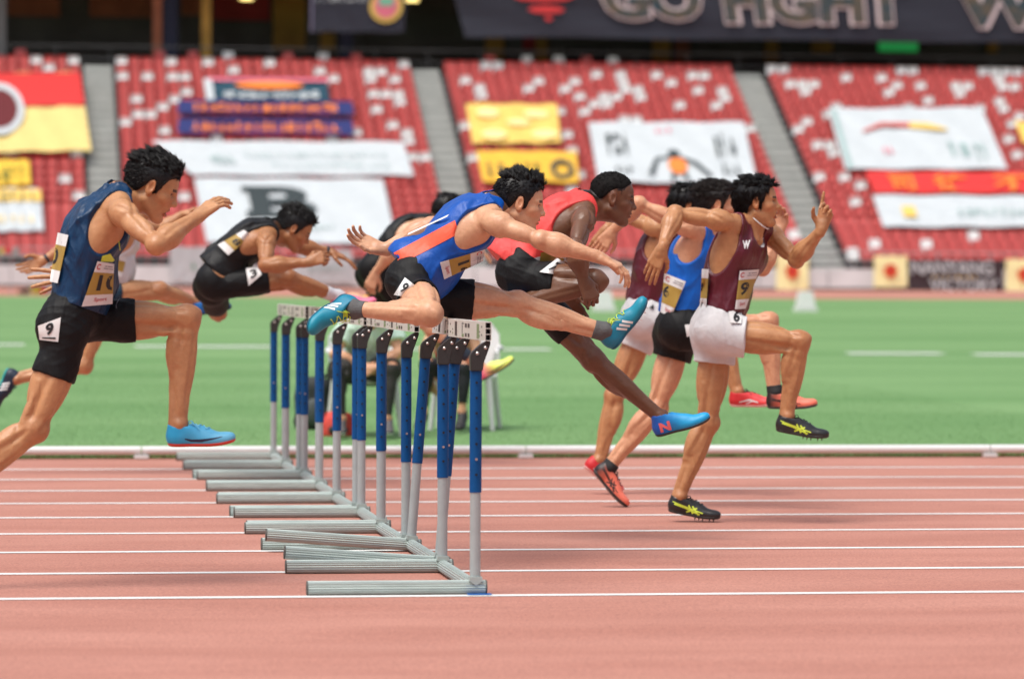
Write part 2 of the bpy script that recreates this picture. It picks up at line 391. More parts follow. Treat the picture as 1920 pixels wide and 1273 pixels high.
def evaluate(prims, G, pad=.03, inflate=0):
    f = np.full(G.n, .2, np.float32)
    for p in prims:
        lo, hi = prim_bbox(p); k = p[-1]; q = pad+k+inflate
        sl = G.slc(lo-q, hi+q)
        if sl is None: continue
        d = (prim_eval(p, *G.xyz(sl))-inflate).astype(np.float32)
        f[sl] = smin(f[sl], d, k)
    return f
def carve(f, prims, G):
    for p in prims:
        lo, hi = prim_bbox(p); k = p[-1]; sl = G.slc(lo-k-.01, hi+k+.01)
        if sl is None: continue
        d = prim_eval(p, *G.xyz(sl)).astype(np.float32); f[sl] = smax(f[sl], -d, k)
    return f
def bounds(prims, m=.02):
    b = [prim_bbox(p) for p in prims]
    return np.min([x[0] for x in b], 0)-m, np.max([x[1] for x in b], 0)+m
def plane_f(G, o, n):
    X, Y, Z = G.xyz(); n = Vector(n).normalized()
    return ((X-o[0])*n[0]+(Y-o[1])*n[1]+(Z-o[2])*n[2]).astype(np.float32)
def nets(f, G):
    ins = f < 0; u = ins.astype(np.uint8)
    s = u[:-1, :-1, :-1]+u[1:, :-1, :-1]+u[:-1, 1:, :-1]+u[1:, 1:, :-1]+u[:-1, :-1, 1:]+u[1:, :-1, 1:]+u[:-1, 1:, 1:]+u[1:, 1:, 1:]
    act = (s > 0) & (s < 8); I = np.argwhere(act)
    if len(I) == 0: return np.zeros((0, 3)), np.zeros((0, 4), int)
    idm = np.full(act.shape, -1, np.int32); idm[I[:, 0], I[:, 1], I[:, 2]] = np.arange(len(I))
    pos = np.zeros((len(I), 3)); cnt = np.zeros(len(I))
    C = [(a, b, c) for a in (0, 1) for b in (0, 1) for c in (0, 1)]
    vals = {c: f[I[:, 0]+c[0], I[:, 1]+c[1], I[:, 2]+c[2]] for c in C}
    for c in C:
        for ax in range(3):
            if c[ax]: continue
            d = list(c); d[ax] = 1; d = tuple(d); va, vb = vals[c], vals[d]
            m = (va < 0) != (vb < 0); t = va[m]/(va[m]-vb[m])
            q = np.tile(np.array(c, float), (m.sum(), 1)); q[:, ax] += t
            pos[m] += q; cnt[m] += 1
    V = G.lo + (I + pos/cnt[:, None])*G.h
    Fs = []
    for ax in range(3):
        o = [slice(None)]*3; p = [slice(None)]*3; o[ax] = slice(0, -1); p[ax] = slice(1, None)
        a = ins[tuple(o)]; b = ins[tuple(p)]; E = np.argwhere(a != b)
        u_, v_ = [(1, 2), (2, 0), (0, 1)][ax]
        E = E[(E[:, u_] > 0) & (E[:, v_] > 0) & (E[:, u_] < G.n[u_]-1) & (E[:, v_] < G.n[v_]-1)]
        if len(E) == 0: continue
        flip = ~a[E[:, 0], E[:, 1], E[:, 2]]
        q = []
        for du, dv in ((-1, -1), (0, -1), (0, 0), (-1, 0)):
            e = E.copy(); e[:, u_] += du; e[:, v_] += dv; q.append(idm[e[:, 0], e[:, 1], e[:, 2]])
        q = np.stack(q, 1); q[flip] = q[flip][:, ::-1]; Fs.append(q)
    F = np.concatenate(Fs); F = F[(F >= 0).all(1)]
    return V, F
def relax(V, F, it=2, lam=.5):
    e = np.concatenate([F[:, [0, 1]], F[:, [1, 2]], F[:, [2, 3]], F[:, [3, 0]]])
    for _ in range(it):
        for l in (lam, -lam*1.02):
            s = np.zeros_like(V); c = np.zeros(len(V))
            for a, b in ((0, 1), (1, 0)):
                for k in range(3): s[:, k] += np.bincount(e[:, a], V[e[:, b], k], len(V))
                c += np.bincount(e[:, a], minlength=len(V))
            V = V + l*(s/np.maximum(c, 1)[:, None]-V)
    return V
def folds(G, amp, seed, freq=90, along=None):
    """cloth creases: warped ridges, sharp on one side"""
    r = np.random.default_rng(seed); X, Y, Z = G.xyz(); out = np.zeros(G.n, np.float32)
    for i in range(4):
        w = r.normal(size=3)
        if along is not None: a = A3(along); a /= np.linalg.norm(a); w = w - a*(w@a)*.8
        w = w/np.linalg.norm(w)*freq*.5*r.uniform(.6, 1.3); ph = r.uniform(0, 6)
        v = r.normal(size=3)*8
        warp = 1.5*np.sin(X*v[0]+Y*v[1]+Z*v[2]+ph)
        rd = 1-np.abs(np.sin(X*w[0]+Y*w[1]+Z*w[2]+warp+ph)); m_ = np.clip(.5+.8*np.sin(X*v[1]*1.5+Y*v[2]*1.5+Z*v[0]*1.5+2*ph), 0, 1)
        out -= (amp*.9*rd*rd*m_).astype(np.float32)
    return out+amp*.35
def v3(a): return Vector(tuple(float(x) for x in a))
def perp(v, d): v = v - d*v.dot(d); return v.normalized()
def bvh_of(V, F): return BVHTree.FromPolygons([tuple(v) for v in V], [tuple(int(i) for i in f) for f in F])

# ---- hands
def hand_prims(w, d, n, t, curl, s=1.0, thumb=.5, spread=.08):
    """w wrist, d wrist->knuckles, n palm normal (palm side), t thumb side; curl = 4 finger curls in radians per joint"""
    P = []; d = d.normalized(); n = perp(n, d); t = perp(perp(t, d), n)
    lat = [.030, .010, -.011, -.030]; L = [(.044, .027, .022), (.048, .031, .023), (.045, .029, .022), (.035, .021, .020)]; kn = [.092, .096, .092, .084]
    for i in range(4):
        k = w + d*kn[i]*s + t*lat[i]*s
        P.append(rcone(w + d*.012*s + t*lat[i]*.55*s, k, .0155*s, .0125*s, .012))
        dr = (d + t*lat[i]*spread*30).normalized(); q = k; a = 0; r = [.0098, .0088, .008, .0072]
        if i == 3: r = [x*.88 for x in r]
        c = curl[i] if isinstance(curl[i], (tuple, list)) else (curl[i]*.8, curl[i], curl[i]*.8)
        for j in range(3):
            a += c[j]
            v = (dr*math.cos(a) + n*math.sin(a)).normalized(); e = q + v*L[i][j]*s
            P.append(rcone(q, e, r[j]*s, r[j+1]*s, .004)); q = e
    b = w + d*.022*s + t*.022*s; m = b + (d*.55+t*.55+n*.35).normalized()*.045*s
    P.append(rcone(b, m, .016*s, .012*s, .012))
    v1 = (d*.85+t*(.6-thumb*.5)+n*thumb*.8).normalized(); e1 = m+v1*.032*s; v2 = (d*.95+t*(.25-thumb*.6)+n*thumb*.9).normalized(); e2 = e1+v2*.026*s
    P.append(rcone(m, e1, .0115*s, .0098*s, .005)); P.append(rcone(e1, e2, .0098*s, .0078*s, .004))
    P.append(rcone(w-d*.02*s, w+d*.03*s, .024*s, .020*s, .015))
    return P
# ---- head, local axes f (face), l (left), u (up)
def head_prims(c, f, l, u, s=1.0, mouth=0, nose=1.0, jaw=1.0):
    T = lambda x, y, z: c + f*(x*s) + l*(y*s) + u*(z*s)
    ax = (f, l, u); E = lambda p, r, k=.02: ell(T(*p), ax, [q*s for q in r], k)
    C = lambda a, b, ra, rb, k=.012: rcone(T(*a), T(*b), ra*s, rb*s, k)
    P = [E((-.014, 0, .036), (.096, .076, .086)), E((.026, 0, .012), (.068, .066, .090), .03), E((.030, 0, -.062), (.052, .053*jaw, .045), .03)]
    P += [ball(T(.071, 0, -.103-mouth*.4), .020*s, .025), ell(T(.058, 0, -.02), ax, (.036*s, .05*s, .05*s), .02)]
    for y in (-1, 1):
        P += [C((-.004, y*.054*jaw, -.052), (.055, y*.022, -.100-mouth*.3), .018, .018, .025), E((.052, y*.044, -.022), (.026, .022, .018), .02),
              C((.080, y*.012, .022), (.070, y*.046, .020), .011, .009, .012)]
        P += [ell(T(.062, y*.031, .002), ax, (.0165*s, .0155*s, .0125*s), .006)]
    P += [C((.086, 0, .016), (.106*nose, 0, -.024), .0075, .0105, .012), ball(T(.107*nose, 0, -.027), .0112*s, .008)]
    P += [ball(T(.096, y*.0125, -.031), .0088*s, .008) for y in (-1, 1)]
    P += [E((.083, 0, -.058), (.014, .026, .018), .015), E((.093, 0, -.057), (.0085, .020, .0052), .005), E((.089, 0, -.071-mouth), (.0095, .018, .0065), .005)]
    for y in (-1, 1):
        q = Matrix.Rotation(y*.30, 3, u) @ f; 
        P += [ell(T(-.006, y*.078, .000), (q, u, q.cross(u)), (.019*s, .034*s, .0085*s), .008), ball(T(.000, y*.075, -.026), .009*s, .006)]
    S = []
    for y in (-1, 1):
        S += [E((.094, y*.030, .004), (.016, .016, .0095), .012), ell(T(-.002, y*.0865, .002), ax, (.009*s, .006*s, .017*s), .006)]
    S += [E((.104, 0, -.0645-mouth*.5), (.017, .021, .0022+mouth*.45), .004)]
    return P, S
# ---- body
def build_prims(J, s=1.0, m=1.0, bow=.03):
    """J: joints (Vectors). returns dict of primitive lists"""
    D = {}
    pel, neck = J['pel'], J['neck']; ax = (neck-pel).normalized(); TL = (neck-pel).length/.52
    lp = perp(J['hipL']-J['hipR'], ax); fp = lp.cross(ax); lc = perp(J['shL']-J['shR'], ax); fc = lc.cross(ax)
    lm = (lp+lc).normalized(); lm = perp(lm, ax); fm = lm.cross(ax)
    J['fp'], J['lp'], J['fc'], J['lc'], J['ax'] = fp, lp, fc, lc, ax
    def sp(t, L=None): return pel + (neck-pel)*t - fm*bow*s*math.sin(math.pi*min(max(t, 0), 1))
    J['sp'] = sp; tl = TL*s/ s
    e = lambda c, A, r, k=.05: ell(c, A, [q*s for q in r], k)
    tor = [e(sp(.06), (fp, lp, ax), (.098, .148, .105)), e(sp(.32), (fm, lm, ax), (.088, .128, .125), .06), e(sp(.58), (fc, lc, ax), (.106, .150, .150), .06),
           e(sp(.80)+fc*.0, (fc, lc, ax), (.092, .140, .095), .06)]
    for sd, sh in ((-1, J['shR']), (1, J['shL'])):
        tor += [e(sp(.70)+fc*.062*s+lc*sd*.068*s, (fc, lc, ax), (.042, .072, .058), .03),
                e(sp(.62)-fc*.058*s+lc*sd*.075*s, (fc, lc, ax), (.045, .068, .12), .04)]
        tor += [rcone(sh+(sp(.7)-sh)*.22, sp(.45)+lc*sd*.098*s, .050*s, .058*s, .05)]
    hd = J['head']; 
    nk0 = J['head'] - J['hu']*.055*s - J['hf']*.012*s
    tor_n = [rcone(neck-ax*.02*s+fc*.012*s, nk0, .060*s*m, .054*s*m, .03)]
    for sd, sh in ((-1, J['shR']), (1, J['shL'])):
        tor_n += [rcone(neck+lc*sd*.02*s-fc*.008*s, sh+(neck-sh)*.18, .046*s, .042*s, .04), rcone(neck+(nk0-neck)*.55-fc*.012*s, sh+(neck-sh)*.35-ax*.005, .032*s, .030*s, .05),
                  rcone(nk0-J['hf']*.01+lc*sd*.042*s+J['hu']*.02, sp(.88)+fc*.072*s+lc*sd*.02*s, .013*s, .012*s, .02)]
    D['torso'] = tor; D['neck'] = tor_n
    for S_, sd in (('R', -1), ('L', 1)):
        sh, el_, wr = J['sh'+S_], J['el'+S_], J['wr'+S_]; a = (el_-sh).normalized(); b = (wr-el_).normalized()
        bk = el_-(sh+wr)*.5; bk = perp(bk, a) if bk.length > .02 else perp(-fc, a); sdv = a.cross(bk); bkf = perp(bk, b)
        Lu = (el_-sh).length; Lf = (wr-el_).length
        D['arm'+S_] = [rcone(sh, el_, .038*s*m, .032*s, .02), ell(sh+a*.045*s+lc*sd*.006, (a, bk, sdv), (.080*s, .056*s*m, .056*s*m), .012),
            ell(sh+a*Lu*.56-bk*.014*s, (a, bk, sdv), (.085*s, .033*s*m, .034*s*m), .014), ell(sh+a*Lu*.50+bk*.016*s, (a, bk, sdv), (.10*s, .033*s*m, .035*s*m), .014),
            ball(el_+bk*.006, .036*s, .02), rcone(el_, el_+b*Lf*.30, .036*s, .0425*s*m, .014), rcone(el_+b*Lf*.28, wr, .041*s*m, .0245*s, .03),
            ell(el_+b*Lf*.22-bkf*.010*s, (b, bkf, b.cross(bkf)), (.085*s, .036*s*m, .040*s*m), .025)]
        hp, kn, an = J['hip'+S_], J['kn'+S_], J['an'+S_]; a = (kn-hp).normalized(); b = (an-kn).normalized()
        fr = kn-(hp+an)*.5; fr = perp(fr, a) if fr.length > .035 else perp(J.get('kf'+S_, fp), a); sdv = a.cross(fr)
        frb = perp(fr, b) if abs(fr.dot(b)) < .95 else perp(-a, b)
        if (kn-(hp+an)*.5).length > .12: frb = perp(kn-(hp+an)*.5, b)
        sdb = b.cross(frb); Lt = (kn-hp).length; Ls = (an-kn).length
        J['fr'+S_] = fr; J['frb'+S_] = frb; J['sd'+S_] = sdv
        D['thigh'+S_] = [rcone(hp, kn, .076*s*m, .046*s, .03), ell(hp+a*Lt*.42+fr*.026*s, (a, fr, sdv), (.175*s, .056*s*m, .060*s*m), .012), ell(hp+a*Lt*.50+fr*.012*s+sdv*.036*s, (a, fr, sdv), (.15*s, .046*s*m, .036*s*m), .010), ell(hp+a*Lt*.50+fr*.012*s-sdv*.036*s, (a, fr, sdv), (.15*s, .046*s*m, .036*s*m), .010),
            ell(hp+a*Lt*.45-fr*.030*s, (a, fr, sdv), (.165*s, .052*s*m, .055*s*m), .010), rcone(hp+a*Lt*.55-fr*.040*s+sdv*.026*s, kn-fr*.030*s+sdv*.028*s+b*.03, .022*s, .011*s, .012), rcone(hp+a*Lt*.55-fr*.040*s-sdv*.026*s, kn-fr*.030*s-sdv*.028*s+b*.03, .022*s, .011*s, .012), ell(hp+a*Lt*.80+fr*.012*s-sdv*.026*s, (a, fr, sdv), (.065*s, .030*s, .028*s), .014),
            ell(hp+a*Lt*.80+fr*.012*s+sdv*.026*s, (a, fr, sdv), (.065*s, .030*s, .028*s), .025)]
        D['glute'+S_] = [ell(hp-fp*.045*s+ax*.015*s, (fp, lp, ax), (.085*s, .082*s, .098*s), .05)]
        D['shin'+S_] = [ball(kn, .053*s, .03), ell(kn+(fr+frb).normalized()*.034*s, (a, fr, sdv), (.030*s, .021*s, .026*s), .02), rcone(kn, an, .043*s, .0300*s, .03),
            ell(kn+b*Ls*.29-frb*.033*s+sdb*.013*s, (b, frb, sdb), (.110*s, .041*s*m, .036*s*m), .012), ell(kn+b*Ls*.27-frb*.033*s-sdb*.015*s, (b, frb, sdb), (.100*s, .041*s*m, .036*s*m), .012),
            ell(kn+b*Ls*.33+frb*.012*s, (b, frb, sdb), (.14*s, .034*s, .034*s), .03), rcone(kn+b*Ls*.55-frb*.028*s, an-frb*.024*s, .022*s, .016*s, .03),
            ball(an+sdb*.026*s, .015*s, .015), ball(an-sdb*.026*s, .015*s, .015), rcone(an, an+b*.035*s, .033*s, .032*s, .02)]
    return D
def mesh_of(prims, h, carve_p=None, keep=None, it=1):
    lo, hi = bounds(prims, .012); G = Grid(lo, hi, h); f = evaluate(prims, G)
    if carve_p: carve(f, carve_p, G)
    V, F = nets(f, G)
    if it: V = relax(V, F, it)
    if keep is not None:
        cen = V[F].mean(1); F = F[keep(cen)]; used = np.unique(F); mp = np.full(len(V), -1); mp[used] = np.arange(len(used)); V = V[used]; F = mp[F]
    return V, F
def cat(parts):
    Vs, Fs, b = [], [], 0
    for V, F in parts: Vs.append(V); Fs.append(F+b); b += len(V)
    return np.concatenate(Vs), np.concatenate(Fs)

# ---- skin, hair, cloth materials
def skin_mat(name, base, rosy=.35, dark=.0, rough=.43):
    if name in MATS: return MATS[name]
    m = bpy.data.materials.new(name); m.use_nodes = True; t = m.node_tree; b = t.nodes['Principled BSDF']; L = t.links.new
    tc = t.nodes.new('ShaderNodeTexCoord')
    n = t.nodes.new('ShaderNodeTexNoise'); n.inputs['Scale'].default_value = 7; n.inputs['Detail'].default_value = 6; n.inputs['Roughness'].default_value = .6; L(tc.outputs['Object'], n.inputs['Vector'])
    r = t.nodes.new('ShaderNodeValToRGB'); r.color_ramp.elements[0].position = .32; r.color_ramp.elements[1].position = .68
    c = base; r.color_ramp.elements[0].color = (c[0]*.88, c[1]*(.82-.06*rosy), c[2]*(.78-.05*rosy), 1); r.color_ramp.elements[1].color = (min(1, c[0]*1.06), c[1]*1.05, c[2]*1.03, 1)
    L(n.outputs['Fac'], r.inputs[0])
    nb = t.nodes.new('ShaderNodeTexNoise'); nb.inputs['Scale'].default_value = 48; nb.inputs['Detail'].default_value = 5; nb.inputs['Roughness'].default_value = .7; L(tc.outputs['Object'], nb.inputs['Vector'])
    rb = t.nodes.new('ShaderNodeValToRGB'); rb.color_ramp.elements[0].position = .30; rb.color_ramp.elements[1].position = .70; rb.color_ramp.elements[0].color = (.86, .78, .74, 1); rb.color_ramp.elements[1].color = (1.06, 1.06, 1.06, 1); L(nb.outputs['Fac'], rb.inputs[0])
    m0 = t.nodes.new('ShaderNodeMixRGB'); m0.blend_type = 'MULTIPLY'; m0.inputs[0].default_value = .75; L(r.outputs[0], m0.inputs[1]); L(rb.outputs[0], m0.inputs[2])
    at = t.nodes.new('ShaderNodeAttribute'); at.attribute_name = 'tone'
    mx = t.nodes.new('ShaderNodeMixRGB'); mx.blend_type = 'MULTIPLY'; mx.inputs[0].default_value = 1
    L(m0.outputs[0], mx.inputs[1]); L(at.outputs['Color'], mx.inputs[2]); L(mx.outputs[0], b.inputs['Base Color'])
    n2 = t.nodes.new('ShaderNodeTexNoise'); n2.inputs['Scale'].default_value = 260; n2.inputs['Detail'].default_value = 3; L(tc.outputs['Object'], n2.inputs['Vector'])
    n3 = t.nodes.new('ShaderNodeTexNoise'); n3.inputs['Scale'].default_value = 19; n3.inputs['Detail'].default_value = 3; L(tc.outputs['Object'], n3.inputs['Vector'])
    bp = t.nodes.new('ShaderNodeBump'); bp.inputs['Strength'].default_value = .14; bp.inputs['Distance'].default_value = .004; L(n2.outputs['Fac'], bp.inputs['Height'])
    bp2 = t.nodes.new('ShaderNodeBump'); bp2.inputs['Strength'].default_value = .30; bp2.inputs['Distance'].default_value = .016; L(n3.outputs['Fac'], bp2.inputs['Height']); L(bp.outputs[0], bp2.inputs['Normal'])
    L(bp2.outputs[0], b.inputs['Normal'])
    mr = t.nodes.new('ShaderNodeMapRange'); mr.inputs['To Min'].default_value = rough-.18; mr.inputs['To Max'].default_value = rough+.16; L(n3.outputs['Fac'], mr.inputs['Value']); L(mr.outputs[0], b.inputs['Roughness'])
    b.inputs['Specular IOR Level'].default_value = .45
    b.inputs['Subsurface Weight'].default_value = .08; b.inputs['Subsurface Radius'].default_value = (.02, .008, .004); b.inputs['Subsurface Scale'].default_value = .35
    MATS[name] = m; return m
def cloth_mat(name, c, rough=.6, sheen=.0, bump=.45, sc=55, stretch=None, gloss=.4):
    if name in MATS: return MATS[name]
    m = bpy.data.materials.new(name); m.use_nodes = True; t = m.node_tree; b = t.nodes['Principled BSDF']; L = t.links.new
    tc = t.nodes.new('ShaderNodeTexCoord'); mp = t.nodes.new('ShaderNodeMapping'); mp.inputs['Scale'].default_value = stretch or (1, 1, .6); mp.inputs['Rotation'].default_value = (.3, .5, .2); L(tc.outputs['Object'], mp.inputs[0])
    def nz(scale, det, src, dist=0):
        n = t.nodes.new('ShaderNodeTexNoise'); n.inputs['Scale'].default_value = scale; n.inputs['Detail'].default_value = det; n.inputs['Distortion'].default_value = dist; L(src, n.inputs['Vector']); return n.outputs['Fac']
    a = nz(6, 4, mp.outputs[0]); r = t.nodes.new('ShaderNodeValToRGB'); r.color_ramp.elements[0].position = .3; r.color_ramp.elements[1].position = .7
    r.color_ramp.elements[0].color = tuple(x*.84 for x in c[:3])+(1,); r.color_ramp.elements[1].color = tuple(min(1, x*1.1) for x in c[:3])+(1,); L(a, r.inputs[0]); L(r.outputs[0], b.inputs['Base Color'])
    b.inputs['Roughness'].default_value = rough; b.inputs['Specular IOR Level'].default_value = gloss
    prev = None
    for h_, st, di in ((nz(11, 2, mp.outputs[0], 1.2), .45*bump/.45, .030), (nz(34, 3, mp.outputs[0], .8), .40*bump/.45, .010), (nz(520, 1, tc.outputs['Object']), .25, .002)):
        bp = t.nodes.new('ShaderNodeBump'); bp.inputs['Strength'].default_value = min(st, 1); bp.inputs['Distance'].default_value = di; L(h_, bp.inputs['Height'])
        if prev: L(prev, bp.inputs['Normal'])
        prev = bp.outputs[0]
    L(prev, b.inputs['Normal']); MATS[name] = m; return m
M_HAIR = mat('black_hair', (.006, .005, .005), .42, spec=.35)
M_HAIRB = mat('dark_brown_hair', (.014, .009, .007), .42, spec=.35)
M_PAPER = mat('bib_paper', (.74, .74, .72), .6, var=.05, vscale=20); M_GOLD = mat('bib_gold', srgb(168, 138, 62), .5)
M_INK = mat('black_ink', (.012, .012, .014), .55); M_REDINK = mat('red_ink', srgb(190, 60, 70), .6); M_GREYINK = mat('grey_ink', (.25, .25, .27), .6)
# ---- text and prints laid on surfaces
_txt = {}
def text2d(body, bold=0):
    key = (body, bold)
    if key in _txt: return _txt[key]
    cu = bpy.data.curves.new('t', 'FONT'); cu.body = body; cu.size = 1; cu.offset = bold; cu.resolution_u = 3
    o = bpy.data.objects.new('t', cu); col.objects.link(o); bpy.context.view_layer.update()
    me = o.evaluated_get(bpy.context.evaluated_depsgraph_get()).to_mesh()
    bm = bmesh.new(); bm.from_mesh(me); bmesh.ops.triangulate(bm, faces=bm.faces)
    for _ in range(2):
        ed = [e for e in bm.edges if e.calc_length() > .22]
        if ed: bmesh.ops.subdivide_edges(bm, edges=ed, cuts=1); bmesh.ops.triangulate(bm, faces=bm.faces)
    V = np.array([v.co[:2] for v in bm.verts]) if len(bm.verts) else np.zeros((0, 2)); bm.verts.index_update(); F = [tuple(v.index for v in f.verts) for f in bm.faces]
    bm.free(); o.evaluated_get(bpy.context.evaluated_depsgraph_get()).to_mesh_clear()
    bpy.data.objects.remove(o); bpy.data.curves.remove(cu)
    if len(V): mn, mx = V.min(0), V.max(0); V = (V-mn)/np.maximum(mx-mn, 1e-6)
    _txt[key] = (V, F); return V, F
def rect2d(nu=12, nv=10):
    V = np.array([(i/nu, j/nv) for j in range(nv+1) for i in range(nu+1)]); F = [(j*(nu+1)+i, j*(nu+1)+i+1, (j+1)*(nu+1)+i+1, (j+1)*(nu+1)+i) for j in range(nv) for i in range(nu)]
    return V, F
def strip2d(pts, n=3):
    """ribbon along a polyline of (x, z, width)"""
    V = []; F = []; P = [np.array(p, float) for p in pts]
    Q = []
    for a, b in zip(P[:-1], P[1:]):
        m = max(2, int(np.linalg.norm((b-a)[:2])/.008)+1)
        for i in range(m): Q.append(a+(b-a)*i/m)
    Q.append(P[-1])
    for i, p in enumerate(Q):
        t = Q[min(i+1, len(Q)-1)][:2]-Q[max(i-1, 0)][:2]; t = t/np.linalg.norm(t); q = np.array([-t[1], t[0]])
        for k in range(n): V.append(p[:2]+q*p[2]*(k/(n-1)-.5))
    for i in range(len(Q)-1):
        for k in range(n-1): F.append((i*n+k, i*n+k+1, (i+1)*n+k+1, (i+1)*n+k))
    return np.array(V), F
def surf(bvh, quad, nu=16, nv=14, sm=3):
    """grid of points on the cloth behind four pixels (top left, top right, bottom right, bottom left), relaxed like paper"""
    tl, tr, br, bl = [np.array(q, float) for q in quad]; T = np.full((nv+1, nu+1), np.nan); Dr = np.zeros((nv+1, nu+1, 3))
    for j in range(nv+1):
        for i in range(nu+1):
            u, v = i/nu, j/nv; q = (bl*(1-u)+br*u)*(1-v)+(tl*(1-u)+tr*u)*v; d = ray(q[0], q[1]); h = bvh.ray_cast(cam_pos, d, 60); Dr[j, i] = d
            if h[0] is not None: T[j, i] = h[3]
    if np.isnan(T).all(): return None
    med = np.nanmedian(T); T[(T < med-.12) | (T > med+.14)] = np.nan; ok = np.argwhere(~np.isnan(T))
    for j, i in np.argwhere(np.isnan(T)):
        k = ok[np.argmin(((ok-np.array([j, i]))**2).sum(1))]; T[j, i] = T[k[0], k[1]]
    T0 = T.copy()
    for _ in range(sm):
        P = np.pad(T, 1, mode='edge'); T = .2*(P[1:-1, 1:-1]+P[:-2, 1:-1]+P[2:, 1:-1]+P[1:-1, :-2]+P[1:-1, 2:])
    T -= max(0, float((T-T0).max()))
    return T, Dr
def lay(g, name, V2, F2, box, material, parent, off, clip=True):
    if g is None: return None
    T, Dr = g; nv, nu = T.shape[0]-1, T.shape[1]-1
    U = box[0]+(box[2]-box[0])*V2[:, 0]; Vv = box[1]+(box[3]-box[1])*V2[:, 1]; P = []
    for u, v in zip(U, Vv):
        x = min(max(u, 0), 1)*nu; y = min(max(v, 0), 1)*nv; i = min(int(x), nu-1); j = min(int(y), nv-1); a, b = x-i, y-j
        t = T[j, i]*(1-a)*(1-b)+T[j, i+1]*a*(1-b)+T[j+1, i]*(1-a)*b+T[j+1, i+1]*a*b
        d = Dr[j, i]*(1-a)*(1-b)+Dr[j, i+1]*a*(1-b)+Dr[j+1, i]*(1-a)*b+Dr[j+1, i+1]*a*b
        P.append(cam_pos+Vector(d)*(t-off))
    F = [tuple(f) for f in F2 if not clip or all(-.03 <= U[i] <= 1.03 for i in f)]
    if not F: return None
    return obj(name, mesh_np(name, P, F, True), material, parent)
def cam_print(name, bvh, quad, V2, F2, material, parent, off=.004, box=(0, 0, 1, 1)):
    return lay(surf(bvh, quad, 30, 12, 0), name, V2, F2, box, material, parent, off)
def bib(parent, bvh, quad, num, box=(.12, .33, .9, .68), bands=(.25, .76), foot='Sport', name='race_bib', plain=False, off=.004):
    g = surf(bvh, quad); V2, F2 = rect2d(16, 14); b = lay(g, name, V2, F2, (0, 0, 1, 1), M_PAPER, parent, off)
    if b is None: return
    if not plain: lay(g, 'bib_panel', V2, F2, (0, bands[0], 1, bands[1]), M_GOLD, b, off+.0012)
    def T(s, bx, m, bold=0, nm='bib_lettering'): v, f = text2d(s, bold); lay(g, nm, v, f, bx, m, b, off+.0026)
    if num: T(num, box, M_INK, .03, 'bib_number')
    if foot and not plain:
        T(foot, (.36, .07, .80, .18), M_REDINK, .01); [lay(g, 'bib_small_print', *rect2d(3, 1), bx, M_GREYINK, b, off+.0026) for bx in ((.50, .905, .62, .925), (.65, .905, .93, .925), (.45, .85, .70, .868), (.73, .85, .96, .868))]
        T('C', (.07, .82, .28, .95), M_REDINK, .03, 'bib_emblem')
    return b
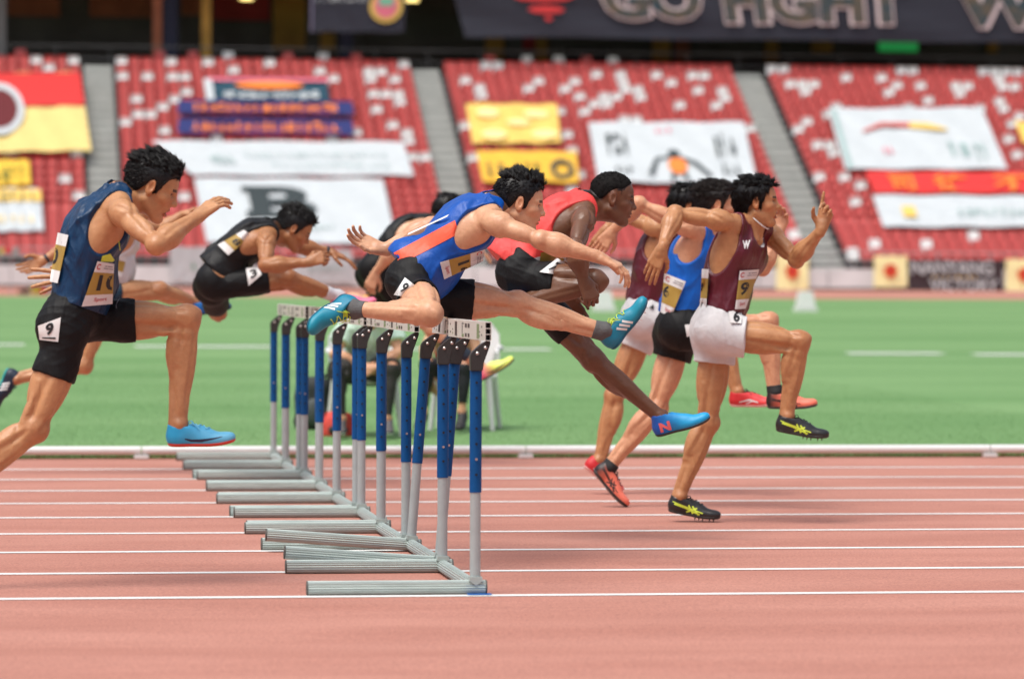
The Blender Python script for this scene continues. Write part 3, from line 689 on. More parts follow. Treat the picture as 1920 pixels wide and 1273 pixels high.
# ---- hair
def hair(parent, H, style, material, seed=1, s=1.0, n=2200, thick=.011, line=None, h=.006):
    c, f, l, u = H['c'], H['f'], H['l'], H['u']
    T = lambda x, y, z: c+f*(x*s)+l*(y*s)+u*(z*s)
    line = line or [(-.12, -.070), (-.075, -.062), (-.045, -.03), (-.022, .006), (-.012, .030), (.010, .030), (.014, -.020), (.026, -.020), (.034, .010), (.052, .054), (.075, .078), (.12, .082)]
    prims = [ell(T(-.016, 0, .040), (f, l, u), [q*s+thick for q in (.097, .077, .086)], .02), ell(T(.020, 0, .03), (f, l, u), [q*s+thick*.5 for q in (.070, .067, .080)], .03), ell(T(-.030, 0, -.01), (f, l, u), [q*s+thick*.4 for q in (.072, .064, .075)], .03)]
    prims += style.get('bulk', lambda T: [])(T)
    lo, hi = bounds(prims, .01); G = Grid(lo, hi, h); fld = evaluate(prims, G)
    X, Y, Z = G.xyz(); q = [(X-c.x)*a.x+(Y-c.y)*a.y+(Z-c.z)*a.z for a in (f, l, u)]
    xs_ = [p[0] for p in line]; zs_ = [p[1] for p in line]
    ub = np.interp(q[0]/s, xs_, zs_)*s
    g = ((ub-q[2])*.6).astype(np.float32); fld = smax(fld, g, .006)
    V, F = nets(fld, G)
    V = relax(V, F, 1); r = np.random.default_rng(seed)
    me = mesh_np('hair', V, F); nn = np.zeros((len(V), 3)); me.vertices.foreach_get('normal', nn.ravel()) if False else None
    nn = np.array([v.normal[:] for v in me.vertices])
    loc = np.stack([(V-np.array(c)) @ np.array(a) for a in (f, l, u)], 1)/s
    out = np.where((nn*(V-np.array(c))).sum(1) > 0)[0]
    A = np.array([f[:], l[:], u[:]]); nc_ = style.get('clumps', 150); lift = style.get('lift', .6); ms = style.get('mess', .25)
    ci = r.choice(out, nc_); CP_ = V[ci]; CD = np.zeros((nc_, 2, 3)); CLn = np.zeros(nc_)
    for i in range(nc_):
        fl, ln = style['flow'](loc[ci[i]], r); fl = np.array(fl) @ A; fl = fl-nn[ci[i]]*min(fl@nn[ci[i]], 0)*1.0
        lf = lift*(1 if loc[ci[i]][2] > .085 else .35); mq = ms*(1 if loc[ci[i]][2] > .085 else .6); d0 = nn[ci[i]]*lf+fl+r.normal(0, mq, 3); d1 = fl*1.25+nn[ci[i]]*lf*.3+r.normal(0, mq, 3)
        CD[i] = d0/np.linalg.norm(d0), d1/np.linalg.norm(d1); CLn[i] = ln*r.uniform(.75, 1.25)
    pick = r.choice(out, n); P0 = V[pick]+r.normal(0, .002, (n, 3)); N0 = nn[pick]
    near = np.argmin(((P0[:, None]-CP_[None])**2).sum(2), 1)
    L_ = CLn[near]*r.uniform(.7, 1.15, n); d0 = CD[near, 0]+r.normal(0, .10, (n, 3)); d1 = CD[near, 1]+r.normal(0, .10, (n, 3))
    w = style.get('w', .0022)*r.uniform(.6, 1.2, n)
    p0 = P0-N0*.004; p1 = p0+d0*(L_*.5)[:, None]; tipc = CP_[near]+(CD[near, 0]+CD[near, 1])*(CLn[near]*.5)[:, None]
    p2 = p1+d1*(L_*.5)[:, None]; p2 = p2*.75+(tipc+(p2-tipc)*.25)*.25; p1 = p1*.8+(CP_[near]+CD[near, 0]*(CLn[near]*.5)[:, None])*.2
    x = np.cross(d0, r.normal(size=(n, 3))); x /= np.linalg.norm(x, axis=1)[:, None]; y = np.cross(d0, x)
    Vs = np.zeros((n, 7, 3))
    for k in range(3):
        o_ = x*math.cos(2.094*k)+y*math.sin(2.094*k); Vs[:, k] = p0+o_*w[:, None]; Vs[:, 3+k] = p1+o_*(w*.8)[:, None]
    Vs[:, 6] = p2; pat = []
    for k in range(3): k2 = (k+1) % 3; pat += [(k, k2, 3+k2), (k, 3+k2, 3+k), (3+k, 3+k2, 6)]
    Fs = (np.array(pat)[None]+7*np.arange(n)[:, None, None]).reshape(-1, 3); Vs = Vs.reshape(-1, 3)
    Vt = np.concatenate([V, Vs]); tri = np.concatenate([F[:, [0, 1, 2]], F[:, [0, 2, 3]], Fs+len(V)])
    return obj('hair', mesh_np('hair', Vt, tri), material, parent)
# ------------------------------------------------------------------ grandstand across the field
YB, ZB, RUN, RISE, NROW, PITCH_S = 124.6, .55, .60, .302, 24, .46
def zrow(k): return ZB+RISE*k
def at_stand(px, py, off=0.0):
    """point seen at a pixel on the sloping plane of the seat tops (off = metres above it)"""
    d = ray(px, py); n = Vector((0, -RISE, RUN)).normalized(); o = Vector((0, YB+.35, ZB+.62))+n*off
    return cam_pos + d*((o-cam_pos).dot(n)/d.dot(n))
M_CONC = mat('concrete', (.56, .57, .53), .85, var=.10, vscale=1.5); M_CONCD = mat('dark_concrete', (.11, .11, .11), .9, var=.2, vscale=1.2)
M_REDS = mat('red_seat', srgb(206, 92, 88), .5, var=.14, vscale=2.5); M_WHS = mat('white_seat', (.82, .82, .80), .45)
gs = empty('grandstand', (0, YB, 0)); tag(gs, 'stepped concrete grandstand with red seats facing the track', 'grandstand')
def aisle_x(px0, px1, py):  # left and right world x of an aisle at a row seen at height py
    return at_stand(px0, py).x, at_stand(px1, py).x
AIS = [aisle_x(162, 218, 230), aisle_x(800, 853, 235), aisle_x(1424, 1478, 240)]
X0S, X1S = -12, 46
mb = MB()
for k in range(NROW+1):
    mb.box(((X0S+X1S)/2, RUN*k+RUN/2+.0005*k, (zrow(k)-.6)/2), (X1S-X0S, RUN, zrow(k)+.6-.001))
mb.build('terrace', M_CONCD, gs)
for a, b in AIS:
    for k in range(NROW+1):
        for j in (0, 1):
            m_ = MB(); m_.box(((a+b)/2, RUN*k-.15+.15*j+.15+.08, zrow(k)+.075*(j+1)-.07), (b-a, .30, .145)); m_.build('aisle_step', M_CONC, gs)
# seats: shell of seat pan and backrest
def seat_mesh():
    m = MB(); w = .20
    P = [(-w, .0, .42), (w, .0, .42), (w*.95, -.34, .44), (-w*.95, -.34, .44), (-w, .0, .38), (w, 0, .38), (w*.95, -.34, .40), (-w*.95, -.34, .40)]
    m.add(P, [(3, 2, 1, 0), (4, 5, 6, 7), (0, 1, 5, 4), (1, 2, 6, 5), (2, 3, 7, 6), (3, 0, 4, 7)])
    B = []
    for z, ww, y in ((.40, .20, .02), (.62, .205, .06), (.80, .185, .10)):
        B += [(-ww, y, z), (-ww*.5, y+.025, z), (ww*.5, y+.025, z), (ww, y, z)]
    F = [(i+4*j, i+1+4*j, i+5+4*j, i+4+4*j) for j in range(2) for i in range(3)]
    B2 = [(x, y+.03, z) for x, y, z in B]; F2 = [tuple(12+i for i in f[::-1]) for f in F]
    ed = [0, 1, 2, 3, 7, 11, 10, 9, 8, 4]; F3 = [(ed[i], ed[(i+1) % 10], 12+ed[(i+1) % 10], 12+ed[i]) for i in range(10)]
    m.add(B+B2, F+F2+F3); m.box((0, -.08, .20), (.05, .08, .38))
    return m
SEAT = seat_mesh(); SV = np.array(SEAT.V); 
me_r = SEAT.mesh('seat', False); me_w = SEAT.mesh('seat', False)
whites = [(185,350),(265,390),(400,355),(715,355),(930,365),(1145,365),(1505,370),(655,435),(800,440),(940,440),(1020,440),(1035,515),(965,555),(900,597),(745,560),(765,635),(835,635),(690,680),(920,720),(1295,400),(1150,480),(1880,450),(1790,410),(465,870),(30,870),(330,1000),(420,1125),(1215,770),(1035,1130)]
whites = [(x/3, y/3) for x, y in whites]
whites += [(560+x/3, y/3) for x, y in [(120,410),(195,450),(380,410),(460,395),(395,450),(600,380),(545,460),(420,530),(490,530),(570,530),(585,575),(440,615),(535,695),(615,730),(630,780),(340,765),(190,770),(660,900),(735,900),(920,460),(995,500),(1020,535),(920,700),(985,900),(1050,385),(1110,385),(1330,465),(1270,505),(1470,510),(1530,470),(1585,545),(1475,625),(1510,745),(1100,820),(1660,585),(1610,630),(1720,560),(1740,600),(1800,550),(1685,430),(1800,470),(1830,430),(1870,505),(1580,970),(1565,1065),(1560,860)]]
whites += [(1100+x/2.341, y/2.341) for x, y in [(45,340),(150,350),(315,325),(350,365),(480,340),(540,340),(465,400),(205,395),(250,430),(90,430),(145,430),(30,460),(85,470),(425,460),(570,400),(585,455),(635,430),(165,515),(230,515),(735,555),(835,310),(880,310),(900,375),(955,350),(965,410),(1010,375),(1165,345),(1275,350),(1370,320),(1430,300),(1375,380),(1330,410),(1480,380),(1630,370),(1645,410),(1690,380),(1740,285),(1800,285),(1850,285),(1900,320),(1810,350),(1840,380),(1890,385),(1805,430),(1815,475),(1890,505),(1855,560),(1845,630),(1905,660),(1870,690),(1430,470),(1490,465),(1715,465),(1105,460),(1060,490),(965,530),(925,560),(1000,625),(1055,625),(1085,690),(1020,785),(1135,785),(1210,810),(1185,880),(940,1030),(1285,1070),(1490,1095),(1710,1040),(1190,1130)]]
seats = []
for k in range(NROW):
    y = YB+RUN*k+.36; z = zrow(k); edges = [X0S]+[e for a in AIS for e in (a[0]-.02, a[1]+.02)]+[X1S]
    for q in range(0, len(edges), 2):
        n = int((edges[q+1]-edges[q])/PITCH_S); off = ((edges[q+1]-edges[q])-n*PITCH_S)/2
        for i in range(n): seats.append((edges[q]+off+(i+.5)*PITCH_S, y, z, k))
SA = np.array([(s[0], s[1], s[2]+.62) for s in seats])
isw = np.zeros(len(seats), bool); dd = SA-np.array(cam_pos); zc = dd@np.array(fw)
SPX = np.stack([W0/2+FPX*(dd@np.array(rt))/zc, H0/2-FPX*(dd@np.array(up))/zc], 1)
for p in whites: isw[int(np.argmin(((SPX-np.array(p))**2).sum(1)))] = True
vis = (SPX[:, 0] > -25) & (SPX[:, 0] < 1945)
order = [i for i in range(len(seats)) if vis[i]]; order.sort(key=lambda i: seats[i][3])
indiv = set(order[:300])
for i in sorted(indiv):
    w = isw[i]; o = obj('stadium_seat', me_w if w else me_r, M_WHS if w else M_REDS, None, seats[i][:3])
    tag(o, ('white plastic seat among red ones in the %s row of the grandstand' if w else 'red plastic seat in the %s row of the grandstand') % ('first', 'second', 'third', 'fourth', 'fifth', 'sixth')[seats[i][3]], 'seat', 'grandstand seats in the front rows')
rest = [i for i in order if i not in indiv]
for nm, sel, mt in (('stadium_seats', rest, [M_REDS, M_WHS]),):
    P = np.array([seats[i][:3] for i in sel]); V = (SV[None]+P[:, None, :]).reshape(-1, 3); nV = len(SV)
    quads = [f for f in SEAT.F if len(f) == 4]
    F = (np.array(quads)[None]+nV*np.arange(len(sel))[:, None, None]).reshape(-1, 4)
    me = mesh_np(nm, V, F, False); 
    for m_ in mt: me.materials.append(m_)
    me.polygons.foreach_set('material_index', np.repeat(isw[sel].astype(np.int32), len(quads)))
    o = obj(nm, me); tag(o, 'red stadium seats with scattered white ones filling the upper grandstand rows', 'seats', kind='stuff')
# ---- cloth banners spread over the seats
def cloth(name, quad, material, label, off=.20, nu=26, nv=12, place=at_stand, group='banners spread over the seats', wave=.05, seed=0):
    tl, tr, br, bl = [np.array(q, float) for q in quad]; V = []; r = random.Random(seed+len(name)); ph = r.uniform(0, 6)
    for j in range(nv+1):
        for i in range(nu+1):
            u, v = i/nu, j/nv; q = (bl*(1-u)+br*u)*(1-v)+(tl*(1-u)+tr*u)*v
            q = q + np.array([0, 1.2*math.sin(u*17+ph)*(abs(v-.5)*2)**3])
            V.append(place(q[0], q[1], off+wave*(.5*math.sin(u*23+v*9+ph)+.5*math.cos(v*nv*1.1+u*5))))
    n = nu+1; F = [(j*n+i, j*n+i+1, (j+1)*n+i+1, (j+1)*n+i) for j in range(nv) for i in range(nu)]
    m = len(V); V2 = [v+Vector((0, .012, -.012)) for v in V]; F2 = [tuple(m+i for i in f[::-1]) for f in F]
    bd = list(range(n))+[j*n+nu for j in range(1, nv+1)]+[nv*n+i for i in range(nu-1, -1, -1)]+[j*n for j in range(nv-1, 0, -1)]
    F3 = [(bd[(i+1) % len(bd)], bd[i], m+bd[i], m+bd[(i+1) % len(bd)]) for i in range(len(bd))]
    o = obj(name, mesh_np(name, V+V2, F+F2+F3, False), material)
    if label: tag(o, label, 'banner', group)
    return o, quad, place, off
def onto(b, name, V2, F2, box, material, extra=.075):
    """a print on a banner: 2D shape placed in the unit square of the cloth"""
    o, quad, place, off = b; tl, tr, br, bl = [np.array(q, float) for q in quad]; P = []
    for x, y in V2:
        u = box[0]+(box[2]-box[0])*x; v = box[1]+(box[3]-box[1])*y; q = (bl*(1-u)+br*u)*(1-v)+(tl*(1-u)+tr*u)*v
        P.append(place(q[0], q[1], off+extra))
    return obj(name, mesh_np(name, P, [tuple(f) for f in F2], False), material, o)
def rect_s(): return np.array([(0, 0), (1, 0), (1, 1), (0, 1)], float), [(0, 1, 2, 3)]
def ring2d(r0, r1, n=24):
    V = []; F = []
    for i in range(n): a = 2*math.pi*i/n; V += [(.5+r0*math.cos(a), .5+r0*math.sin(a)), (.5+r1*math.cos(a), .5+r1*math.sin(a))]
    for i in range(n): F.append((2*i, 2*i+1, (2*i+3) % (2*n), (2*i+2) % (2*n)))
    return np.array(V), F
def scrawl(b, box, material, n, seed, hgt=(.5, 1), name='banner_print', fill=.6):
    """illegible far-off lettering: strokes of uneven width"""
    r = random.Random(seed); V = []; F = []
    for i in range(n):
        x = (i+r.uniform(.05, .2))/n; w = fill/n*r.uniform(.6, 1.2)
        for _ in range(3):
            a = r.uniform(0, .75); hh_ = r.uniform(.12, .3); vert = r.random() < .5
            x0, x1, y0, y1 = (x+w*r.random()*.6, 0, 0, r.uniform(.7, 1)) if vert else (x, x+w, a, a+hh_)
            if vert: x1 = x0+w*.3
            k = len(V); V += [(x0, y0), (x1, y0), (x1, y1), (x0, y1)]; F.append((k, k+1, k+2, k+3))
    return tag(onto(b, name, np.array(V), F, box, material), kind='stuff')
c_ = lambda n, r, g, b: mat('cloth_'+n, srgb(r, g, b), .8, var=.06, vscale=3)
CW = c_('white', 190, 196, 198); CY = c_('yellow', 226, 190, 96); CR = c_('red', 205, 46, 44); CO = c_('orange', 240, 130, 50); CN = c_('navy', 30, 40, 100); CP = c_('purple', 92, 45, 100)
CT = c_('teal', 12, 62, 80); CD = c_('charcoal', 46, 56, 58); CG = c_('greygreen', 150, 175, 172); CPK = c_('pink', 226, 120, 140); CSL = c_('slate', 44, 46, 58); CPY = c_('paleyellow', 250, 222, 150); CB = c_('black', 24, 24, 26); CBR = c_('brown', 96, 22, 28)
b = cloth('flag_banner', ((-60, 138), (150, 136), (171, 282), (-60, 286)), c_('flagyellow', 220, 196, 122), 'large red over yellow banner with a white ringed emblem'); 
onto(b, 'red_half', *rect2d(6, 3), (0, .58, 1, 1), CR, .06); onto(b, 'emblem_disc', *ring2d(0, .40), (.05, .22, .48, .88), CBR, .09); onto(b, 'emblem_ring', *ring2d(.38, .5), (.05, .22, .48, .88), CW, .10)
b = cloth('small_banner', ((-30, 300), (54, 300), (58, 346), (-30, 348)), c_('gold', 226, 186, 60), 'small yellow banner below the red and yellow one'); scrawl(b, (.2, .2, .95, .8), c_('olive', 90, 100, 40), 4, 3)
b = cloth('sign_banner', ((-30, 352), (76, 354), (82, 432), (-30, 434)), CW, 'white banner with an orange strip along its top'); onto(b, 'top_strip', *rect2d(6, 2), (0, .70, 1, .98), CY, .06); scrawl(b, (.1, .75, .95, .92), CT, 5, 4); scrawl(b, (.15, .2, .9, .4), CPY, 5, 5)
b = cloth('teal_banner', ((390, 148), (612, 150), (618, 189), (396, 187)), CT, 'dark teal banner with white and orange lettering'); scrawl(b, (.1, .08, .92, .46), CW, 13, 6, fill=.9); onto(b, 'orange_patch', *ring2d(0, .5), (.22, .55, .8, .9), CO, .08); onto(b, 'pale_edge', *rect2d(8, 1), (-.02, .92, 1.02, 1.06), CPK, .07); onto(b, 'pale_side', *rect2d(1, 4), (-.04, 0, .03, 1), CW, .08)
for (y0, y1), s_, lb in (((188, 212), 8, 'navy and purple banner right under the teal one'), ((222, 250), 9, 'navy and purple banner just above the long white one')):
    b = cloth('purple_banner', ((335, y0), (660, y0+3), (664, y1+3), (332, y1)), CP, lb, seed=s_); onto(b, 'navy_end', *rect2d(3, 2), (0, 0, .12, 1), CN, .06); onto(b, 'navy_end', *rect2d(3, 2), (.88, 0, 1, 1), CN, .06); onto(b, 'navy_edge', *rect2d(8, 1), (0, .78, 1, 1), CN, .065)
    scrawl(b, (.08, .2, .92, .8), CO, 17, s_, fill=.8)
b = cloth('long_banner', ((284, 264), (756, 266), (776, 329), (361, 328)), CW, 'long white banner with faint grey green writing'); scrawl(b, (.16, .35, .26, .65), CG, 4, 10); scrawl(b, (.32, .55, .92, .66), CG, 20, 11, fill=.5); scrawl(b, (.4, .25, .92, .36), CG, 16, 12, fill=.5)
b = cloth('logo_banner', ((364, 334), (718, 336), (744, 456), (388, 454)), CW, 'white banner with a big dark block letter B')
v, f = text2d('B', .03); onto(b, 'block_letter', v, f, (.27, .40, .62, .88), CD, .08); onto(b, 'letter_slab', *rect_s(), (.24, .40, .36, .50), CD, .085); onto(b, 'letter_slab', *rect_s(), (.24, .80, .36, .88), CD, .085); scrawl(b, (.2, .22, .7, .28), CG, 14, 14)
b = cloth('orange_banner', ((873, 194), (1044, 196), (1052, 268), (886, 268)), CY, 'plain orange yellow banner with pale blotches'); 
for bx in ((.1, .65, .35, .9), (.62, .65, .9, .85), (.42, .45, .68, .62), (.12, .1, .4, .35), (.68, .12, .98, .35)): onto(b, 'pale_blotch', *ring2d(0, .5), bx, CPY, .08)
b = cloth('lettered_banner', ((893, 282), (1080, 284), (1086, 342), (905, 340)), c_('deepyellow', 226, 176, 56), 'deep yellow banner with dark letters'); scrawl(b, (.05, .2, .3, .7), CD, 2, 15); onto(b, 'letter_ring', *ring2d(.3, .5), (.72, .12, .96, .75), CD, .08); scrawl(b, (.35, .3, .65, .65), c_('olive', 90, 100, 40), 3, 16)
b = cloth('figure_banner', ((1103, 229), (1394, 229), (1421, 345), (1122, 340)), CW, 'white banner with a dark crouching figure in an orange vest'); scrawl(b, (.09, .45, .24, .85), CD, 3, 17); scrawl(b, (.12, .15, .24, .28), CD, 3, 18); scrawl(b, (.77, .45, .92, .85), CD, 3, 19); scrawl(b, (.79, .15, .92, .35), CD, 3, 20)
onto(b, 'figure_body', *ring2d(0, .5), (.46, .15, .58, .42), CO, .08); onto(b, 'figure_head', *ring2d(0, .5), (.47, .40, .55, .55), CD, .085)
for P in ([(.47, .42, .03), (.40, .40, .03), (.34, .14, .03)], [(.55, .42, .03), (.63, .34, .04), (.72, .12, .03)], [(.49, .16, .03), (.47, .06, .02)], [(.55, .16, .03), (.57, .06, .02)]): onto(b, 'figure_limb', *strip2d(P), (0, 0, 1, 1), CD, .083)
scrawl(b, (.42, .82, .53, .9), CPK, 3, 21)
b = cloth('brush_banner', ((1552, 204), (1840, 201), (1889, 316), (1585, 317)), CW, 'white banner with a red and yellow brush stroke'); onto(b, 'brush_stroke', *strip2d([(.18, .62, .02), (.32, .74, .05), (.5, .72, .08)]), (0, 0, 1, 1), c_('brushred', 200, 90, 80), .08); onto(b, 'brush_stroke', *strip2d([(.49, .72, .09), (.6, .70, .10), (.72, .64, .03)]), (0, 0, 1, 1), CY, .085); scrawl(b, (.68, .2, .82, .5), CG, 2, 22); scrawl(b, (.84, .15, .93, .45), CG, 2, 23); scrawl(b, (.26, .26, .35, .36), CPK, 2, 24); onto(b, 'grey_edge', *rect2d(1, 6), (.02, 0, .05, 1), CG, .07)
b = cloth('red_banner', ((1622, 321), (1950, 323), (1956, 362), (1640, 362)), CR, 'red banner with large orange characters'); 
for bx, ch in (((.12, .15, .26, .85), '司'), ((.37, .12, .58, .88), '徒'), ((.72, .12, .93, .85), '不')):
    v, f = text2d(ch, .02)
    if len(v) > 3: onto(b, 'banner_character', v, f, bx, CO, .08)
    else: scrawl(b, bx, CO, 2, 25)
b = cloth('white_banner', ((1636, 366), (1950, 368), (1960, 425), (1656, 425)), CW, 'white banner with a small yellow square below the red one'); onto(b, 'yellow_square', *rect_s(), (.15, .32, .23, .66), CY, .08); scrawl(b, (.48, .35, .95, .62), CG, 9, 26)
b = cloth('edge_banner', ((1903, 228), (1960, 228), (1966, 268), (1918, 268)), CY, 'bright yellow banner to the side of the brush stroke banner')
# ---- concourse behind the top row
YC = YB+RUN*(NROW+1); ZC = zrow(NROW)
m_ = MB(); m_.box(((X0S+X1S)/2, YC-YB+5, ZC/2-.3), (X1S-X0S, 10, ZC)); m_.build('concourse_floor', M_CONCD, gs)
DARK = mat('concourse_wall', (.11, .105, .09), .9, var=.3, vscale=.6)
m_ = MB(); m_.box(((X0S+X1S)/2, YC-YB+8.2, ZC+2.5), (X1S-X0S, .4, 6)); m_.build('concourse_wall', DARK, gs)
m_ = MB(); m_.box(((X0S+X1S)/2, YC-YB+5.2, ZC+4.4), (X1S-X0S, 12, .8)); m_.build('upper_tier_slab', M_CONCD, gs)
YW = YC+7.9
def wall_panel(px0, px1, py0, py1, material, name='wall_panel', d=.12, Y=None):
    Y = Y or YW; a = at_y(px0, py0, Y); c = at_y(px1, py1, Y); m_ = MB(); m_.box(((a.x+c.x)/2, Y-YB-d/2, (a.z+c.z)/2), (c.x-a.x, d, a.z-c.z)); return m_.build(name, material, gs)
PB = mat('panel_brown', srgb(160, 96, 66), .8, var=.3, vscale=1); PO = mat('panel_ochre', srgb(180, 138, 60), .8, var=.3, vscale=1); PR = mat('panel_red', srgb(160, 50, 48), .8, var=.25, vscale=1); PG = mat('panel_grey', srgb(90, 90, 86), .8)
for a, b_, y0, y1, mt in ((14, 112, -60, 32, PB), (168, 284, -60, 34, PB), (340, 376, -60, 30, PB), (400, 505, -60, 40, PR), (512, 572, -60, 96, PO), (600, 628, 55, 96, PO), (909, 944, 60, 112, PO), (950, 978, 60, 112, PG), (980, 1003, 62, 94, PR), (1004, 1026, 70, 118, PO), (1062, 1138, 90, 122, mat('panel_glass', (.008, .012, .016), .25)), (1222, 1256, 60, 118, PO), (1265, 1292, 70, 118, PB), (1433, 1458, 62, 116, PO), (1520, 1560, 70, 100, PO), (1850, 1870, 75, 100, PO)): wall_panel(a, b_, y0, y1, mt)
for a, b_, y0, mt in ((-6, 11, -60, mat('grey_pillar', (.2, .2, .19), .8)), (286, 302, -60, PB), (306, 332, -60, mat('navy_pillar', srgb(24, 28, 52), .7)), (377, 394, -60, PO), (636, 660, 60, mat('navy_pillar', srgb(24, 28, 52), .7))):
    wall_panel(a, b_, y0, 112, mt, 'pillar', .5, YC+1.5)
# rails along the concourse front
rl = empty('safety_rail', (0, YC+.2, ZC)); tag(rl, 'thin grey safety rail along the concourse above the top row of seats', 'railing')
MR = mat('rail_grey', (.10, .10, .10), .5)
for z in (.45, .92):
    m_ = MB(); m_.tube((X0S, 0, z), (X1S, 0, z), .025, n=6); m_.build('rail', MR, rl)
for i in range(30):
    m_ = MB(); m_.tube((X0S+2*i, 0, 0), (X0S+2*i, 0, .92), .022, n=6); m_.build('rail_post', MR, rl)
# loose chairs standing on the concourse
for px, col_ in ((38, 0), (300, 0), (362, 0), (428, 1), (540, 0), (606, 1), (668, 0), (920, 0), (988, 1), (1048, 1), (1150, 1), (1100, 0)):
    p = at_y(px, 120, YC+.55); tag(obj('concourse_chair', me_w if col_ else me_r, M_WHS if col_ else M_REDS, None, (p.x, YC+.6, ZC)), ('white' if col_ else 'red')+' chair on the shaded concourse behind the safety rail', 'chair', 'chairs on the concourse')
# ---- banners hung from the upper tier
def at_hang(px, py, off=0.0): return at_y(px, py, YC-1.2-off)
b = cloth('hanging_banner', ((584, -30), (762, -30), (758, 62), (582, 60)), CSL, 'dark hanging banner with a round crest', .0, 14, 6, at_hang, 'banners hung from the upper tier', .03)
scrawl(b, (.05, .62, .62, .73), CW, 9, 31, fill=.8); onto(b, 'crest_shield', *ring2d(0, .5), (.62, .20, .97, .85), CY, .08); onto(b, 'crest_field', *ring2d(0, .5), (.67, .30, .92, .82), CPK, .10); onto(b, 'crest_top', *rect_s(), (.72, .55, .87, .72), c_('mint', 120, 190, 160), .12); onto(b, 'banner_shine', *rect2d(1, 2), (0, 0, .02, .8), c_('lilac', 130, 125, 150), .08)
b = cloth('slogan_banner', ((842, -40), (1990, -40), (1990, 82), (872, 69)), CSL, 'huge dark slogan banner with outlined block letters', .0, 60, 6, at_hang, 'banners hung from the upper tier', .05)
def word(s, x0, x1, y0, y1, W=1148.0):
    """octagonal block letters: pale outline, dark patchwork core"""
    n = len(s); v, f = text2d(s, .085)
    to = lambda p: ((p-842-15)/W)
    bx = (to(x0), (82-y1)/122-.02, to(x1), (82-y0)/122-.02)
    onto(b, 'letter_outline', v, f, bx, c_('letterpink', 235, 215, 215), .09)
    v, f = text2d(s, .045); dx = (bx[2]-bx[0])*.03/n*1.3; dy = (bx[3]-bx[1])*.05
    onto(b, 'letter_core', v, f, (bx[0]+dx, bx[1]+dy, bx[2]-dx, bx[3]-dy), M_PATCH, .13)
M_PATCH = mat('patchwork', srgb(92, 78, 60), .8, var=.7, vscale=2.6, c2=srgb(34, 66, 78))
word('GO', 1133, 1326, -46, 46); word('FIGHT', 1362, 1716, -44, 51); word('WIN', 1796, 2120, -44, 55)
CL = c_('lantern', 215, 60, 62)
for bx in (((965-857)/1148, .60, (1087-857)/1148, .80), ((990-857)/1148, .40, (1062-857)/1148, .54), ((1018-857)/1148, .28, (1034-857)/1148, .36)): onto(b, 'red_emblem', *ring2d(0, .5, 8), bx, CL, .09)
ex = obj('exit_sign', (lambda m: (m.box((0, 0, 0), (1.55, .12, .42)), m.mesh('exit_sign', False, .02))[1])(MB()), mat('exit_green', srgb(30, 150, 75), .5, emit=.25), None, at_y(1684, 87, YC+1.0)); tag(ex, 'lit green exit sign under the slogan banner', 'sign')
for px, py, lb in ((773, 3, 'small round yellow lamp beside the hanging banner'), (462, 0, 'small round yellow lamp over the dark red wall panel')):
    m_ = MB(); m_.tube((0, 0, 0), (0, 0, .16), .26, .20, 14); m_.tube((0, 0, .16), (0, 0, .6), .03, n=6); o = m_.build('ceiling_lamp', mat('lamp_glow', (1, .75, .25), .5, emit=1.6), None, True, loc=at_y(px, py, YC+2)); tag(o, lb, 'lamp')
# ---- wall, rails and banners at the foot of the stand
YWALL = 122.2
wl = empty('perimeter_wall', (0, YWALL, ZG)); tag(wl, 'pale grey perimeter wall panels along the foot of the grandstand', 'wall')
for i in range(24):
    m_ = MB(); m_.box((-12+2.4*i, 0, .40), (2.36, .12, .70)); m_.build('wall_board', mat('wall_silver', (.70, .73, .73), .5, var=.15, vscale=.8), wl)
m_ = MB(); m_.box((17, .02, .05), (60, .16, .10)); m_.build('wall_base', M_CONCD, wl)
for z in (1.0, 1.3):
    m_ = MB(); m_.tube((-13, 0, z), (46, 0, z), .022, n=6); m_.build('wall_rail', mat('rail_light', (.38, .38, .38), .5), wl)
for i in range(32):
    m_ = MB(); m_.tube((-13+1.85*i, 0, .7), (-13+1.85*i, 0, 1.3), .022, n=6); m_.build('rail_post', mat('rail_light', (.38, .38, .38), .5), wl)
def at_wall(px, py, off=0.0): return at_y(px, py, YWALL-.12-off)
CLY = c_('lemon', 255, 248, 185); CRL = c_('emblemred', 226, 110, 60)
for (x0, x1, y0, y1), lb in (((1456, 1516, 478, 543), 'lemon yellow banner with red emblem behind the raised forearm'), ((1639, 1701, 480, 538), 'lemon yellow banner with red emblem left of the dark lettered banner'), ((1886, 1960, 486, 546), 'lemon yellow banner with red emblem right of the dark lettered banner')):
    b = cloth('emblem_banner', ((x0, y0), (x1, y0), (x1, y1), (x0, y1)), CLY, lb, .02, 8, 6, at_wall, 'banners on the perimeter wall', .02); onto(b, 'emblem', *ring2d(0, .5, 7), (.28, .28, .72, .76), CRL, .06); onto(b, 'emblem_mark', *rect_s(), (.40, .40, .60, .66), CR, .07)
b = cloth('lettered_wall_banner', ((1703, 486), (1880, 487), (1880, 548), (1703, 545)), c_('umber', 62, 48, 52), 'dark banner reading NANYANG VICTORY on the perimeter wall', .02, 12, 6, at_wall, 'banners on the perimeter wall', .02)
v, f = text2d('NANYANG', .03); onto(b, 'banner_letters', v, f, (.03, .52, .90, .96), CW, .06); v, f = text2d('VICTORY', .03); onto(b, 'banner_letters', v, f, (.22, .02, .96, .40), CW, .06); scrawl(b, (.25, .40, .75, .5), CY, 8, 41)
b = cloth('advert_board', ((318, 462), (446, 464), (448, 532), (320, 530)), CW, 'white advertising board with green letters at the foot of the stand', .02, 8, 4, at_wall, 'banners on the perimeter wall', .01); scrawl(b, (.3, .35, .9, .6), c_('green', 60, 150, 110), 4, 42)
